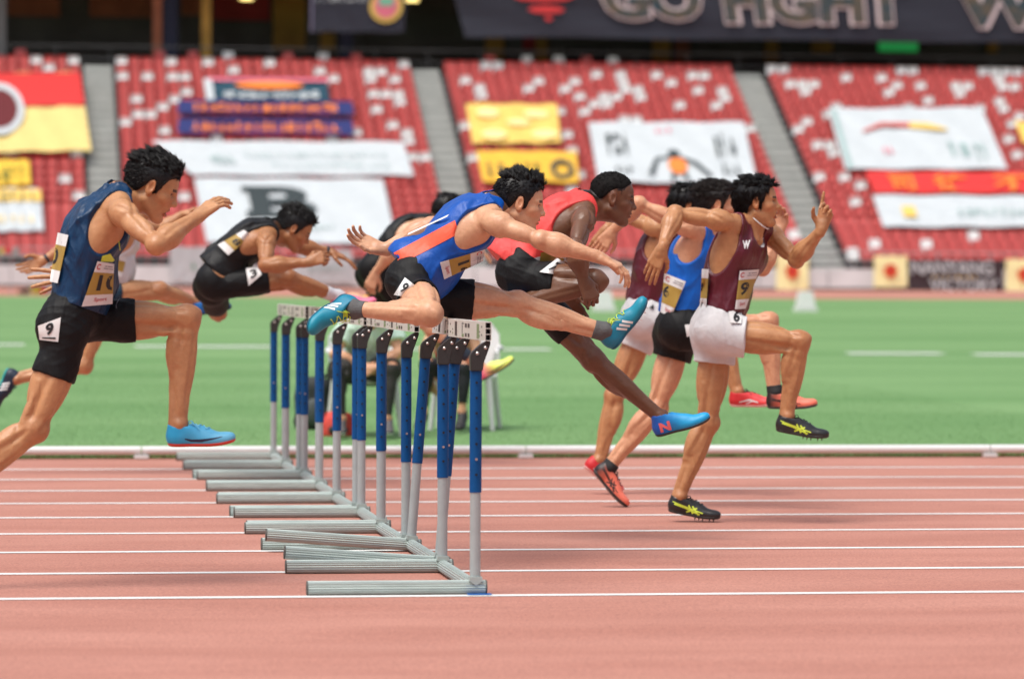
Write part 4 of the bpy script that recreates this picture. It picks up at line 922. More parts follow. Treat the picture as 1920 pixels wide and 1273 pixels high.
b = cloth('advert_board', ((560, 470), (660, 470), (660, 530), (560, 530)), CW, 'plain white advertising board with pale green marks', .02, 8, 4, at_wall, 'banners on the perimeter wall', .01); scrawl(b, (.2, .35, .9, .55), CG, 5, 43)
# press table and clutter at the left end of the wall
tb = empty('press_table', at_z(40, 553, ZG)); tag(tb, 'grey metal table with cameras and bags standing before the perimeter wall', 'table')
w_ = 1.75; m_ = MB(); m_.box((0, 0, 1.12), (w_, .6, .05)); m_.build('table_top', mat('rail_light', (.38, .38, .38), .5), tb)
for x in (-.8, -.3, .25, .8):
    m_ = MB(); m_.tube((x, -.25, 0), (x, -.25, 1.1), .02, n=6); m_.build('leg', mat('rail_light', (.38, .38, .38), .5), tb)
rr = random.Random(4)
for i in range(9):
    p = at_z(40, 553, ZG); m_ = MB(); s_ = rr.uniform(.16, .30); m_.box((0, 0, s_*.45), (s_*1.3, s_, s_*.9), taper=.8); cc = ((.02, .02, .02), srgb(190, 170, 60), srgb(200, 60, 60), (.3, .3, .28), (.1, .09, .05))[i % 5]
    on = i < 4; o = m_.build('equipment_bag', mat('bag_%d' % (i % 5), cc, .8), None, bevel=.03, loc=(p.x-.75+.19*i, p.y+(0.05 if on else .1), ZG+(1.147 if on else .0)))
    tag(o, ('bag lying on top of the grey press table' if on else 'bag stowed on the ground under the grey press table'), 'bag', 'bags at the press table')
# white marker boxes on the far grass
for px, lb in ((1510, 'white tapered marker box on the far grass beneath the lemon banners'), (1132, 'white tapered marker box on the far grass behind the dark fist')):
    p = at_z(px, 585, ZG); m_ = MB(); m_.box((0, 0, .05), (.50, .42, .10)); m_.box((0, 0, .285), (.42, .34, .37), taper=.72); tag(m_.build('marker_box', M_WHITE, None, bevel=.012, loc=(p.x, p.y, ZG)), lb, 'marker', 'white marker boxes on the far grass')
# ---- rest of the bowl: unseen stands, added so that light comes in from above
M_BOWL = mat('bowl_seats', (.16, .07, .065), .9, var=.3, vscale=.2); M_ROOF = mat('roof_shell', (.30, .30, .30), .7)
def slab(name, pts, material):
    o = obj(name, mesh_np(name, pts, [tuple(range(len(pts)))], False), material); tag(o, kind='structure')
XL, XR = -85, 125
slab('unseen_near_stand', [(XL, -6, 1), (XR, -6, 1), (XR, -52, 20), (XL, -52, 20)], M_BOWL)
slab('unseen_upper_stand', [(XL, YC-.6, ZC+4.9), (XL, YC+35, 36), (XR, YC+35, 36), (XR, YC-.6, ZC+4.9)], M_BOWL)
slab('unseen_left_stand', [(XL+30, -6, 1), (XL-10, -52, 20), (XL-10, YC+35, 36), (XL+30, 122, 1)], M_BOWL)
slab('unseen_right_stand', [(XR-30, -6, 1), (XR-30, 122, 1), (XR+10, YC+35, 36), (XR+10, -52, 20)], M_BOWL)
# ------------------------------------------------------------------ shoes
SHOE_AN = Vector((.052, 0, .090))
_shoe = {}
def shoe_base(h, high=False):
    key = (h, high)
    if key in _shoe: return _shoe[key]
    E_ = lambda c, r, k=.03: ell(c, EYE3, r, k)
    pr = [E_((.185, 0, .026), (.078, .043, .030)), E_((.240, .004, .020), (.036, .033, .020)), E_((.115, .0, .040), (.082, .034, .040)), E_((.045, 0, .038), (.045, .033, .045)),
          rcone((.048, 0, .05), (.044, 0, .088 if not high else .10), .036, .037, .03), rcone((.10, 0, .062), (.060, 0, .088), .024, .030, .03), rcone((.155, 0, .045), (.095, 0, .068), .022, .026, .03)]
    lo, hi = bounds(pr, .012); G = Grid(lo, hi, h); f = evaluate(pr, G); X, Y, Z = G.xyz()
    up_ = f.copy(); up_ = smax(up_, (.008-Z+0*X+0*Y).astype(np.float32), .006)
    top = ((Z-(.083 if not high else .105))*.9+np.maximum(-(X-.03), 0)*-.35+np.maximum(X-.075, 0)*-.1+0*Y).astype(np.float32)
    up_ = smax(up_, top, .004)
    carve(up_, [rcone((.048, 0, .075), (.046, 0, .14), .0315, .034, .005), rcone((.075, 0, .085), (.085, 0, .14), .024, .03, .006)], G)
    U = nets(up_, G)
    so_ = smax(f-.0035, (Z-.0135+.010*np.maximum((X-.05)/.2, 0)*0+0*X+0*Y).astype(np.float32), .002); so_ = smax(so_, (.001-Z+0*X+0*Y).astype(np.float32), .003)
    S = nets(so_, G)
    def spring(V):
        V = V.copy(); V[:, 2] += np.maximum(V[:, 0]-.16, 0)**2*1.3; V[:, 2] += np.maximum(.05-V[:, 0], 0)**2*1.0; V[:, 1] += .006*np.sin(V[:, 0]*12); return V
    r = ((spring(relax(U[0], U[1], 1)), U[1]), (spring(S[0]), S[1])); _shoe[key] = r; return r
_shoe_me = {}
def shoe(parent, an, toe, upv, style, foot=1, s=1.0, h=.004, name='shoe'):
    """foot +1 left, -1 right; style dict of colours"""
    key = (style['id'], foot)
    if key not in _shoe_me:
        U, S = shoe_base(h, style.get('high', False)); fl = np.array([1, foot, 1.])
        bv = bvh_of(U[0], U[1]); L = []
        def proj(V2, F2, side, mat_, nm, off=.0012):
            P = []
            for x, z in V2:
                hit = bv.ray_cast(Vector((x, side*.12, z)), Vector((0, -side, 0)), .2)
                y = hit[0].y if hit[0] is not None and hit[0].y*side > -.005 else side*.02
                P.append((x, y+side*off, z))
            L.append((nm, mesh_np(nm, np.array(P)*fl, [tuple(f) for f in F2]), mat_))
        for side in (-1, 1):
            for rb, mm in style.get('ribbons', []): proj(*strip2d(rb), side, mm, 'shoe_stripe')
            if 'letter' in style:
                V2, F2 = text2d(style['letter'], .05); x0, z0, x1, z1 = style['lbox']
                V2 = np.stack([x0+(x1-x0)*(V2[:, 0] if side < 0 else 1-V2[:, 0]), z0+(z1-z0)*V2[:, 1]+.25*(x0+(x1-x0)*V2[:, 0]-x0)*0], 1); proj(V2, F2, side, style['lmat'], 'shoe_letter', .002)
        if 'lace' in style:
            mb = MB(); r = random.Random(5)
            for i in range(6):
                t = i/5; x = .085+.085*t; z = .080-.030*t
                hit = bv.ray_cast(Vector((x, 0, .2)), Vector((0, 0, -1)), .3); z = hit[0].z if hit[0] is not None and hit[0].z < .1 else z
                pts = []
                for q in np.linspace(-1, 1, 7):
                    y = q*.019; hit = bv.ray_cast(Vector((x+.006*q*(1 if i % 2 else -1), y, .2)), Vector((0, 0, -1)), .3)
                    pts.append((x+.006*q*(1 if i % 2 else -1), y, (hit[0].z if hit[0] is not None else z)+.003))
                mb.path(pts, .0022, 5)
            for sg in (-1, 1):
                mb.path([(.086, 0, .087), (.092, sg*.012, .103), (.102, sg*.024, .104), (.112, sg*.028, .090), (.104, sg*.02, .082), (.09, sg*.004, .088)], .0020, 5)
                mb.path([(.086, 0, .088), (.104, sg*.016, .094), (.124, sg*.030, .084), (.134, sg*.036, .072)], .0020, 5)
            me = mb.mesh('laces', True); V = np.array([v.co[:] for v in me.vertices])*fl; me.vertices.foreach_set('co', V.astype(np.float32).ravel()); L.append(('laces', me, style['lace']))
        if 'tongue' in style:
            V_, F_ = mesh_of([ell((.104, 0, .070), EYE3, (.046, .021, .018), .02), rcone((.075, 0, .085), (.068, 0, .102), .014, .016, .02)], .005); L.append(('tongue', mesh_np('tongue', V_*fl, F_ if foot > 0 else F_[:, ::-1].copy()), style['tongue']))
        if 'spike' in style:
            mb = MB()
            for x, y in ((.15, .028), (.15, -.028), (.19, .034), (.19, -.034), (.225, .026), (.225, -.026), (.245, .0), (.17, 0)):
                mb.tube((x, y, .012+max(x-.16, 0)**2*1.3-.009), (x, y, max(x-.16, 0)**2*1.3-.012), .005, .0015, 6)
            L.append(('spikes', mb.mesh('spikes', True), style['spike']))
        flip = (lambda F: F[:, ::-1].copy()) if foot < 0 else (lambda F: F)
        _shoe_me[key] = (mesh_np('shoe_upper', U[0]*fl, flip(U[1])), mesh_np('shoe_sole', S[0]*fl, flip(S[1])), L)
    um, sm, L = _shoe_me[key]
    x = toe.normalized(); z = perp(upv, x); y = z.cross(x)
    if s is None: s = 1
    Mx = Matrix(((x.x, y.x, z.x), (x.y, y.y, z.y), (x.z, y.z, z.z))); org = an - Mx @ (SHOE_AN*s)
    o = obj(name, um, style['upper'], parent); o.matrix_local = Matrix.Translation(org) @ Mx.to_4x4() @ Matrix.Scale(s, 4)
    so_ = obj('sole', sm, style['sole'], o)
    for nm, me, mm in L:
        x_ = obj(nm, me, mm, o)
        if nm in ('spikes', 'laces'): tag(x_, kind='stuff')
    return o
def grad_shoe_mat(name, c0, c1, x0, x1, rough=.45):
    m = bpy.data.materials.new(name); m.use_nodes = True; t = m.node_tree; b = t.nodes['Principled BSDF']; L = t.links.new
    tc = t.nodes.new('ShaderNodeTexCoord'); sx = t.nodes.new('ShaderNodeSeparateXYZ'); L(tc.outputs['Object'], sx.inputs[0])
    n = t.nodes.new('ShaderNodeTexNoise'); n.inputs['Scale'].default_value = 30; L(tc.outputs['Object'], n.inputs['Vector'])
    ad = t.nodes.new('ShaderNodeMath'); ad.operation = 'MULTIPLY_ADD'; ad.inputs[1].default_value = .02; L(n.outputs['Fac'], ad.inputs[0]); L(sx.outputs[0], ad.inputs[2])
    mr = t.nodes.new('ShaderNodeMapRange'); mr.inputs['From Min'].default_value = x0; mr.inputs['From Max'].default_value = x1; L(ad.outputs[0], mr.inputs['Value'])
    mx = t.nodes.new('ShaderNodeMixRGB'); mx.inputs[1].default_value = c0; mx.inputs[2].default_value = c1; L(mr.outputs[0], mx.inputs[0]); L(mx.outputs[0], b.inputs['Base Color'])
    b.inputs['Roughness'].default_value = rough
    v = t.nodes.new('ShaderNodeTexVoronoi'); v.inputs['Scale'].default_value = 420; L(tc.outputs['Object'], v.inputs['Vector'])
    bp = t.nodes.new('ShaderNodeBump'); bp.inputs['Strength'].default_value = .25; bp.inputs['Distance'].default_value = .002; L(v.outputs['Distance'], bp.inputs['Height']); L(bp.outputs[0], b.inputs['Normal'])
    return m
LIME = mat('lime_trim', srgb(205, 225, 70), .5); WTRIM = mat('white_trim', (.75, .75, .73), .5); DKTRIM = mat('dark_trim', srgb(35, 40, 70), .5)
S3 = [([(.118+.020*i, .020, .011), (.094+.020*i, .062, .011)], WTRIM) for i in range(3)]
SW = [([(.075, .034, .004), (.10, .026, .010), (.14, .026, .012), (.19, .034, .006), (.225, .042, .002)], DKTRIM)]
TG = [([(.03, .050, .008), (.09, .040, .008), (.17, .020, .008)], LIME), ([(.02, .060, .005), (.06, .052, .005), (.15, .036, .007), (.185, .030, .006)], LIME), ([(.105, .058, .008), (.135, .018, .008)], LIME), ([(.125, .056, .008), (.165, .016, .008)], LIME), ([(.10, .02, .008), (.15, .05, .008)], LIME)]
CORALBK = mat('coral_black_trim', (.02, .02, .02), .5)
TG2 = [([(p[0], p[1], p[2]*.8) for p in rb], CORALBK) for rb, _ in TG]
SHOES = {
 'sky': dict(id='sky', upper=grad_shoe_mat('sky_knit', srgb(40, 165, 215), srgb(110, 190, 225), .05, .26), sole=mat('red_plate', srgb(205, 60, 45), .4), ribbons=SW, lace=mat('sky_lace', srgb(120, 205, 235), .6)),
 'teal': dict(id='teal', upper=grad_shoe_mat('teal_knit', srgb(10, 120, 150), srgb(15, 140, 165), .05, .26), sole=mat('teal_plate', srgb(12, 95, 120), .4), ribbons=S3, lace=LIME, spike=WTRIM, tongue=LIME),
 'nb': dict(id='nb', upper=grad_shoe_mat('azure_knit', srgb(20, 95, 190), srgb(25, 160, 215), .04, .16), sole=mat('black_plate', (.03, .03, .03), .5), letter='N', lbox=(.035, .022, .088, .068), lmat=mat('coral_letter', srgb(240, 110, 110), .5), high=True),
 'tiger': dict(id='tiger', upper=mat('black_synthetic', (.018, .018, .018), .32, spec=.6, bump=.15, bscale=60), sole=mat('black_sole', (.03, .03, .03), .5), ribbons=TG, lace=mat('black_lace', (.02, .02, .02), .7), spike=mat('dark_spike', (.1, .08, .07), .5)),
 'coral': dict(id='coral', upper=grad_shoe_mat('coral_synthetic', srgb(40, 25, 25), srgb(240, 125, 100), .03, .10), sole=mat('black_sole2', (.04, .04, .04), .5), ribbons=TG2, lace=mat('dark_lace', (.03, .02, .02), .7)),
 'red': dict(id='red', upper=grad_shoe_mat('red_synthetic', srgb(200, 40, 45), srgb(235, 75, 75), .05, .2), sole=mat('pale_sole', srgb(225, 170, 165), .5), ribbons=[([(.06, .03, .006), (.12, .045, .010), (.17, .03, .006)], WTRIM), ([(.10, .02, .006), (.14, .04, .006)], WTRIM)], lace=mat('dark_lace2', (.05, .02, .02), .7)),
 'navy3': dict(id='navy3', upper=mat('navy_knit', srgb(20, 35, 55), .5), sole=mat('teal_sole', srgb(20, 150, 150), .5), ribbons=S3, lace=mat('navy_lace', srgb(25, 40, 60), .6)),
 'blue': dict(id='blue', upper=grad_shoe_mat('blue_knit', srgb(20, 110, 190), srgb(30, 70, 110), .12, .2), sole=mat('navy_sole', srgb(20, 40, 70), .5)),
 'pink': dict(id='pink', upper=grad_shoe_mat('pink_knit', srgb(240, 90, 130), srgb(235, 120, 150), .05, .2), sole=mat('grey_sole', (.2, .2, .2), .5)),
 'neon': dict(id='neon', upper=grad_shoe_mat('neon_knit', srgb(250, 120, 150), srgb(225, 245, 110), .06, .15), sole=mat('dark_plate', (.05, .06, .05), .5), ribbons=SW),
 'multi': dict(id='multi', upper=grad_shoe_mat('multi_knit', srgb(190, 215, 60), srgb(220, 70, 60), .06, .18), sole=mat('black_sole3', (.03, .03, .03), .5)),
 'boot': dict(id='boot', upper=mat('black_boot', (.02, .02, .02), .6), sole=mat('black_sole4', (.03, .03, .03), .6), high=True),
 'grey': dict(id='grey', upper=mat('grey_trainer', (.10, .09, .09), .6), sole=mat('white_sole', (.6, .6, .6), .6)),
}
# ------------------------------------------------------------------ person
def head_axes(pitch, yaw, roll=0):
    p, y = R(pitch), R(yaw)
    f = Vector((math.cos(y)*math.cos(p), -math.sin(y)*math.cos(p), -math.sin(p)))
    u = Vector((math.cos(y)*math.sin(p), -math.sin(y)*math.sin(p), math.cos(p)))
    u = Matrix.Rotation(R(roll), 3, f) @ u
    return f, u.cross(f), u
def person(S):
    s = S.get('s', 1.0); m = S.get('m', 1.0); Yc = S['Y']; h = S.get('h', .005); hh = S.get('hh', .003); J = {}
    J['pel'] = at_y(*S['pel'], Yc)
    for k, d in (('R', -1), ('L', 1)):
        q = S['hip'+k]; J['hip'+k] = at_y(q[0], q[1], Yc+(q[2] if len(q) > 2 else d*.088*s))
        J['kn'+k] = on_ray(S['kn'+k][0], S['kn'+k][1], J['hip'+k], .435*s, S['kn'+k][2]); J['an'+k] = on_ray(S['an'+k][0], S['an'+k][1], J['kn'+k], .425*s, S['an'+k][2])
        q = S['sh'+k]; J['sh'+k] = at_y(q[0], q[1], Yc+q[2])
        J['el'+k] = on_ray(S['el'+k][0], S['el'+k][1], J['sh'+k], .295*s, S['el'+k][2]); J['wr'+k] = on_ray(S['wr'+k][0], S['wr'+k][1], J['el'+k], .255*s, S['wr'+k][2])
    q = S['neck']; J['neck'] = at_y(q[0], q[1], Yc+q[2])
    q = S['head']; J['head'] = at_y(q[0], q[1], Yc+q[2]); hf, hl, hu = head_axes(*S['hrot']); J['hf'], J['hl'], J['hu'] = hf, hl, hu
    hs_ = S.get('hs', 1.0)*s
    D = build_prims(J, s, m, S.get('bow', .03))
    HP, HS = head_prims(J['head'], hf, hl, hu, hs_, S.get('mouth', 0), S.get('nose', 1.0), S.get('jaw', 1.0))
    body = []
    for k in ('torso', 'neck', 'gluteR', 'gluteL', 'thighR', 'thighL', 'shinR', 'shinL', 'armR', 'armL'): body += D[k]
    hands = {}
    for k in 'RL':
        q = S['hand'+k]; w = J['wr'+k]; tip = on_ray(q['tip'][0], q['tip'][1], w, .16*s, q['tip'][2]); d = (tip-w).normalized()
        n = perp(Vector(q['palm']), d); t = d.cross(n) if k == 'R' else n.cross(d)
        hands[k] = (w, d, hand_prims(w, d, n, t, q['curl'], s*S.get('hands', 1.0), q.get('th', .5), q.get('spread', .08)))
    allp = body + HP + [p for k in 'RL' for p in hands[k][2]]
    root = empty('person', (J['pel'].x, J['pel'].y, gz(Yc) if Yc < KERB_Y else ZG)); tag(root, S['label'], 'person', S.get('group'))
    O = -Vector(root.location)
    parts = []
    nc = np.array(J['head']-hu*.138*hs_-hf*.02*hs_); nu = np.array(hu); hc = np.array(J['head'])
    def in_head(c, m=.003): return ((c-nc)@nu > -m) & (np.linalg.norm(c-hc, axis=1) < .166*hs_+m)
    def in_hand(c, k, m=.004):
        w, d, P_ = hands[k]; w = np.array(w); m_ = ((c-w)@np.array(d) > -m) & (np.linalg.norm(c-w, axis=1) < .23); idx = np.where(m_)[0]
        if len(idx):
            q = c[idx]; dm = np.full(len(q), 9.)
            for p in P_: dm = np.minimum(dm, prim_eval(p, q[:, 0], q[:, 1], q[:, 2]))
            m_[idx] = dm < .007+m*.7
        return m_
    def keep_b(c): return ~(in_head(c, -.004) | in_hand(c, 'R', -.005) | in_hand(c, 'L', -.005))
    Vb, Fb = mesh_of(allp, h, None, keep_b)
    # sharpen the muscle relief: band-pass of the surface added back, fading out at neck and wrists
    e_ = np.concatenate([Fb[:, [0, 1]], Fb[:, [1, 2]], Fb[:, [2, 3]], Fb[:, [3, 0]]]); e_ = np.concatenate([e_, e_[:, ::-1]]); cn = np.maximum(np.bincount(e_[:, 0], minlength=len(Vb)), 1)[:, None]
    def lap(A_, n_):
        for _ in range(n_): A_ = .4*A_+.6*np.stack([np.bincount(e_[:, 0], A_[e_[:, 1], k_], len(Vb)) for k_ in range(3)], 1)/cn
        return A_
    i1, i2 = int(round((.026/h)**2*.5)), int(round((.05/h)**2*.5)); Dv = Vb-lap(Vb, max(i1, 3)); Dv = lap(Dv-lap(Dv, min(max(i2, 6), 40)), 4)
    wt = np.clip((np.abs((Vb-nc)@nu)+np.maximum(np.linalg.norm(Vb-hc, axis=1)-.16, 0)-.01)/.05, 0, 1)
    for k in 'RL': wt = np.minimum(wt, np.clip((np.linalg.norm(Vb-np.array(hands[k][0]), axis=1)-.04)/.05, 0, 1))
    for k in 'RL': wt = np.minimum(wt, np.clip((np.linalg.norm(Vb-np.array(J['an'+k]), axis=1)-.03)/.05, 0, 1))
    Vb = Vb+S.get('relief', 4.5)*wt[:, None]*Dv
    def groove(a0, b0, front, lines, rmax):
        nonlocal Vb
        a0 = np.array(a0); ax_ = np.array(b0)-a0; Ln = np.linalg.norm(ax_); ax_ /= Ln; fr_ = np.array(front); fr_ = fr_-ax_*(fr_@ax_); fr_ /= np.linalg.norm(fr_); sd_ = np.cross(ax_, fr_)
        q = Vb-a0; t = q@ax_/Ln; rad = q-ax_*(q@ax_)[:, None]; rr_ = np.linalg.norm(rad, axis=1); ok = (t > -.05) & (t < 1.08) & (rr_ < rmax*s) & (rr_ > .012)
        idx = np.where(ok)[0]; t = t[idx]; rr_ = rr_[idx]; rd = rad[idx]/rr_[:, None]; ph = np.degrees(np.arctan2(rd@sd_, rd@fr_)); disp = np.zeros(len(idx))
        for pts, dep, wid in lines:
            ts = [p[0] for p in pts]; ps = [p[1] for p in pts]; fade = np.clip((t-ts[0])/.07, 0, 1)*np.clip((ts[-1]-t)/.07, 0, 1)
            for sg in ((-1, 1) if abs(ps[0]) < 179 else (1,)):
                dl = (ph-sg*np.interp(t, ts, ps)+180) % 360-180; ds = np.radians(dl)*rr_
                disp += dep*fade*(np.exp(-(ds/wid)**2)-.35*np.exp(-((np.abs(ds)-2.0*wid)/wid)**2))
        Vb[idx] -= rd*(disp*wt[idx])[:, None]*S.get('def', .85)
    for k in 'RL':
        hp_, kn_, an_, sh_, el_, wr_ = (J[x+k] for x in ('hip', 'kn', 'an', 'sh', 'el', 'wr'))
        groove(hp_, kn_, J['fr'+k], [([(.15, 96), (.55, 104), (.95, 118)], .0055, .010), ([(.30, 38), (.60, 34), (.84, 22)], .0035, .009), ([(.80, 30), (.90, 52), (1.04, 66)], .0055, .010), ([(.80, 180), (1.05, 180)], .006, .018)], .12)
        groove(kn_, an_, J['frb'+k], [([(.04, 104), (.30, 118), (.54, 138)], .0055, .009), ([(.12, 180), (.44, 180)], .0035, .008), ([(.08, 40), (.45, 48), (.85, 55)], .0035, .008), ([(.62, 140), (.98, 128)], .0055, .010)], .095)
        bk_ = el_-(sh_+wr_)*.5; a_ = (el_-sh_).normalized(); bk_ = perp(bk_, a_) if bk_.length > .02 else perp(-J['fc'], a_)
        groove(sh_, el_, bk_, [([(.34, 90), (.6, 88), (.96, 80)], .0045, .009), ([(.10, 50), (.42, 88)], .0045, .009), ([(.10, 132), (.42, 92)], .0045, .009)], .085)
        groove(el_, wr_, bk_, [([(.06, 60), (.5, 66), (.85, 70)], .003, .008), ([(.05, 125), (.4, 118), (.8, 112)], .003, .008)], .065)
    parts.append((Vb, Fb))
    def sub(lo, hi, hq, keep, carve_p=None):
        G = Grid(lo, hi, hq); f = evaluate(allp, G)
        if carve_p: carve(f, carve_p, G)
        V, F = nets(f, G); V = relax(V, F, 1); c = V[F].mean(1); F = F[keep(c)]; used = np.unique(F); mp = np.full(len(V), -1); mp[used] = np.arange(len(used)); return V[used], mp[F]
    parts.append(sub(hc-.176*hs_, hc+.176*hs_, hh, in_head, HS)); headV0 = len(parts[0][0]); headV1 = headV0+len(parts[1][0])
    for k in 'RL':
        lo, hi = bounds(hands[k][2], .012); parts.append(sub(lo, hi, min(hh, .003), lambda c, k=k: in_hand(c, k)))
    V, F = cat(parts)
    me = mesh_np('body', V+np.array(O), F)
    # skin tones of the face (lips, brows, scalp)
    tone = np.ones((len(V), 4), np.float32); loc = np.stack([(V[headV0:headV1]-hc)@np.array(a) for a in (hf, hl, hu)], 1)/hs_
    tt = tone[headV0:headV1]; x, y, z = loc.T; mo = S.get('mouth', 0)
    lip = (x > .070) & (np.abs(y) < .022) & ((np.abs(z+.057) < .0062) | (np.abs(z+.071+mo) < .0075)); tt[lip] = (.82, .55, .55, 1)
    inn = (x > .06) & (x < .096) & (np.abs(y) < .02) & (z < -.060) & (z > -.067-mo) if mo > 0 else np.zeros(len(x), bool); tt[inn] = (.30, .12, .11, 1)
    br = (x > .045) & (np.abs(y) > .012) & (np.abs(y) < .050) & (np.abs(z-(.0235+.06*(np.abs(y)-.012)*(np.abs(y) < .035)-.10*np.maximum(np.abs(y)-.035, 0))) < .0055); tt[br] = (.10, .08, .07, 1)
    lash = (x > .05) & (np.abs(y) > .017) & (np.abs(y) < .049) & (np.abs(z-.0085) < .0024); tt[lash] = (.42, .34, .32, 1)
    ear = (np.abs(y) > .070) & (np.abs(x) < .03) & (np.abs(z) < .04); tt[ear] = (1.0, .86, .80, 1)
    ck = (x > .03) & (z < -.01) & (z > -.05) & (np.abs(y) > .02); tt[ck] = (1.02, .93, .90, 1)
    line = S.get('line') or [(-.12, -.070), (-.075, -.062), (-.045, -.03), (-.022, .006), (-.012, .030), (.010, .030), (.014, -.020), (.026, -.020), (.034, .010), (.052, .054), (.075, .078), (.12, .082)]
    sc_ = z > np.interp(x, [p[0] for p in line], [p[1] for p in line])+.004
    if not S.get('fade'): tt[sc_ & ~ear] = S.get('scalp', (.16, .14, .14, 1))
    if S.get('fade'):
        k_ = np.clip((z-np.interp(x, [p[0] for p in line], [p[1] for p in line]))/np.where(x > .04, .006, .035), 0, 1)[:, None]; kk = k_*k_*(3-2*k_)
        tt[~ear] = (tt*(1-kk)+np.array([.10, .10, .11, 1])*kk)[~ear] if True else tt[~ear]
    for k in 'RL':
        for jn, rad, amt in (('kn', .07, .20), ('el', .05, .20), ('wr', .12, .10), ('an', .08, .10)):
            P_ = J[jn+k]; P_ = P_+J['fr'+k]*.04 if jn == 'kn' else P_
            g_ = (amt*np.exp(-((V-np.array(P_))**2).sum(1)/rad**2))[:, None]*np.array([[.55, 1.0, 1.1]]); tone[:, :3] *= (1-g_)
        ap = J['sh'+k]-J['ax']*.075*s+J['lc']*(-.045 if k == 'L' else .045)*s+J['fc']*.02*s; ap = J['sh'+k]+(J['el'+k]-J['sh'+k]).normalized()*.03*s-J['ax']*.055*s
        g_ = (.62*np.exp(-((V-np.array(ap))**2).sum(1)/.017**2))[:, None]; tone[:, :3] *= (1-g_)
    ca = me.color_attributes.new('tone', 'FLOAT_COLOR', 'POINT'); ca.data.foreach_set('color', tone.ravel())
    bo = obj('body', me, S['skin'], root)
    def part(name, V, F, mt): return obj(name, mesh_np(name, V+np.array(O), F), mt, root)
    # eyes
    for sg in (-1, 1):
        pr = [ell(J['head']+hf*.0742*hs_+hl*sg*.0315*hs_+hu*.0035*hs_, (hf, (hl-hf*sg*.25).normalized(), hu), (.0088*hs_, .0140*hs_, .0042*hs_), .01)]
        Ve, Fe = mesh_of(pr, .0015, it=0); part('eye', Ve, Fe, M_EYE)
    # hair
    if S.get('hair'):
        hr = hair(root, dict(c=J['head'], f=hf, l=hl, u=hu), S['hair'], S.get('hairmat', M_HAIR), S.get('seed', 1), hs_, S.get('hn', 2200), S.get('hthick', .011), S.get('capline') or S.get('line'))
        hr.data.transform(Matrix.Translation(O))
    ax, fc, lc, fp, lp, sp = J['ax'], J['fc'], J['lc'], J['fp'], J['lp'], J['sp']
    out = {'root': root, 'J': J, 'O': O}
    # singlet
    q = S.get('top')
    if q:
        pr = list(D['torso']) + D['neck'][1:7:3] + D['neck'][4:5] + list(q.get('extra', lambda J, s: [])(J, s))
        if q.get('sleeve'):
            for k in 'RL': pr += [rcone(J['sh'+k], J['sh'+k]+(J['el'+k]-J['sh'+k])*q['sleeve'], .064*s, .066*s, .03)]
        if q.get('skirt'):
            pr += D['gluteR']+D['gluteL']
        lo, hi = bounds(pr, .03); G = Grid(lo, hi, h); f = evaluate(pr, G, inflate=q.get('inf', .009))
        f += folds(G, q.get('fold', .005), S.get('seed', 1)+7, q.get('ffreq', 70), ax)
        hm = sp(q.get('hem', .08)); hn = (-ax+fp*q.get('htilt', 0)); f = smax(f, plane_f(G, hm, hn), .004)
        cv = [ell(J['neck']+ax*.025*s+fc*q.get('nf', .025)*s, (fc, lc, ax), (.104*s, .075*s, q.get('nd', .085)*s), .006)]
        if not q.get('sleeve'):
            for k, sd in (('R', -1), ('L', 1)):
                c = J['sh'+k]-ax*q.get('ac', .045)*s+lc*sd*.012*s
                cv += [ell(c, (fc, lc, ax), (q.get('af', .118)*s, q.get('al', .078)*s, q.get('ad', .150)*s), .006), rcone(J['sh'+k]+lc*sd*.01, J['sh'+k]+ax*.2+lc*sd*.01, .07*s, .07*s, .006)]
                if q.get('racer'): cv += [ell(c-fc*.09*s-lc*sd*.03*s, (fc, lc, ax), (.07*s, .085*s, .11*s), .006)]
        f = carve(f, cv, G)
        if q.get('sleeve'):
            for k in 'RL': 
                a = (J['el'+k]-J['sh'+k]).normalized(); P_ = J['sh'+k]+(J['el'+k]-J['sh'+k])*q['sleeve']
                sl = G.slc(np.array(P_)-.13, np.array(P_)+.13)
                if sl is not None:
                    X, Y, Z = G.xyz(sl); f[sl] = smax(f[sl], ((X-P_.x)*a.x+(Y-P_.y)*a.y+(Z-P_.z)*a.z).astype(np.float32), .004)
        V, F = nets(f, G); V = relax(V, F, 1); out['top'] = part('singlet' if not q.get('sleeve') else 'shirt', V, F, q['mat']); out['topb'] = bvh_of(V, F)
    q = S.get('shorts')
    if q:
        pr = D['torso'][:2]+D['gluteR']+D['gluteL']; th = {}
        if q.get('loose'): pr = pr+[ell(J['pel']-ax*.035*s-fp*.012*s, (fp, lp, ax), (.100*s, .146*s, .106*s), .05)]
        lo, hi = bounds(pr+D['thighR']+D['thighL'], .05); G = Grid(lo, hi, h); inf = q.get('inf', .009)
        f = evaluate(pr, G, inflate=inf); f = smax(f, plane_f(G, sp(q.get('waist', .24)), ax), .004)
        for k in 'RL':
            a = (J['kn'+k]-J['hip'+k]); t = q['hem'+k]; hp = J['hip'+k]; e = hp+a*t; P_ = list(D['thigh'+k])
            if q.get('loose'): P_ = P_ + [rcone(hp+a*.05, e+a*.06, .098*s, q['loose']*s, .03)]
            g = evaluate(P_, G, inflate=inf); g = smax(g, plane_f(G, e, a.normalized()+ax*q.get('tilt', 0)), .004)
            f = smin(f, g, .05 if q.get('loose') else .03)
        f += folds(G, q.get('fold', .002), S.get('seed', 1)+3, q.get('ffreq', 110), None)
        if q.get('fold2'): f += folds(G, q['fold2'], S.get('seed', 1)+13, 150, lp)
        V, F = nets(f, G); V = relax(V, F, 1); out['shorts'] = part(q.get('name', 'shorts'), V, F, q['mat']); out['shb'] = bvh_of(V, F)
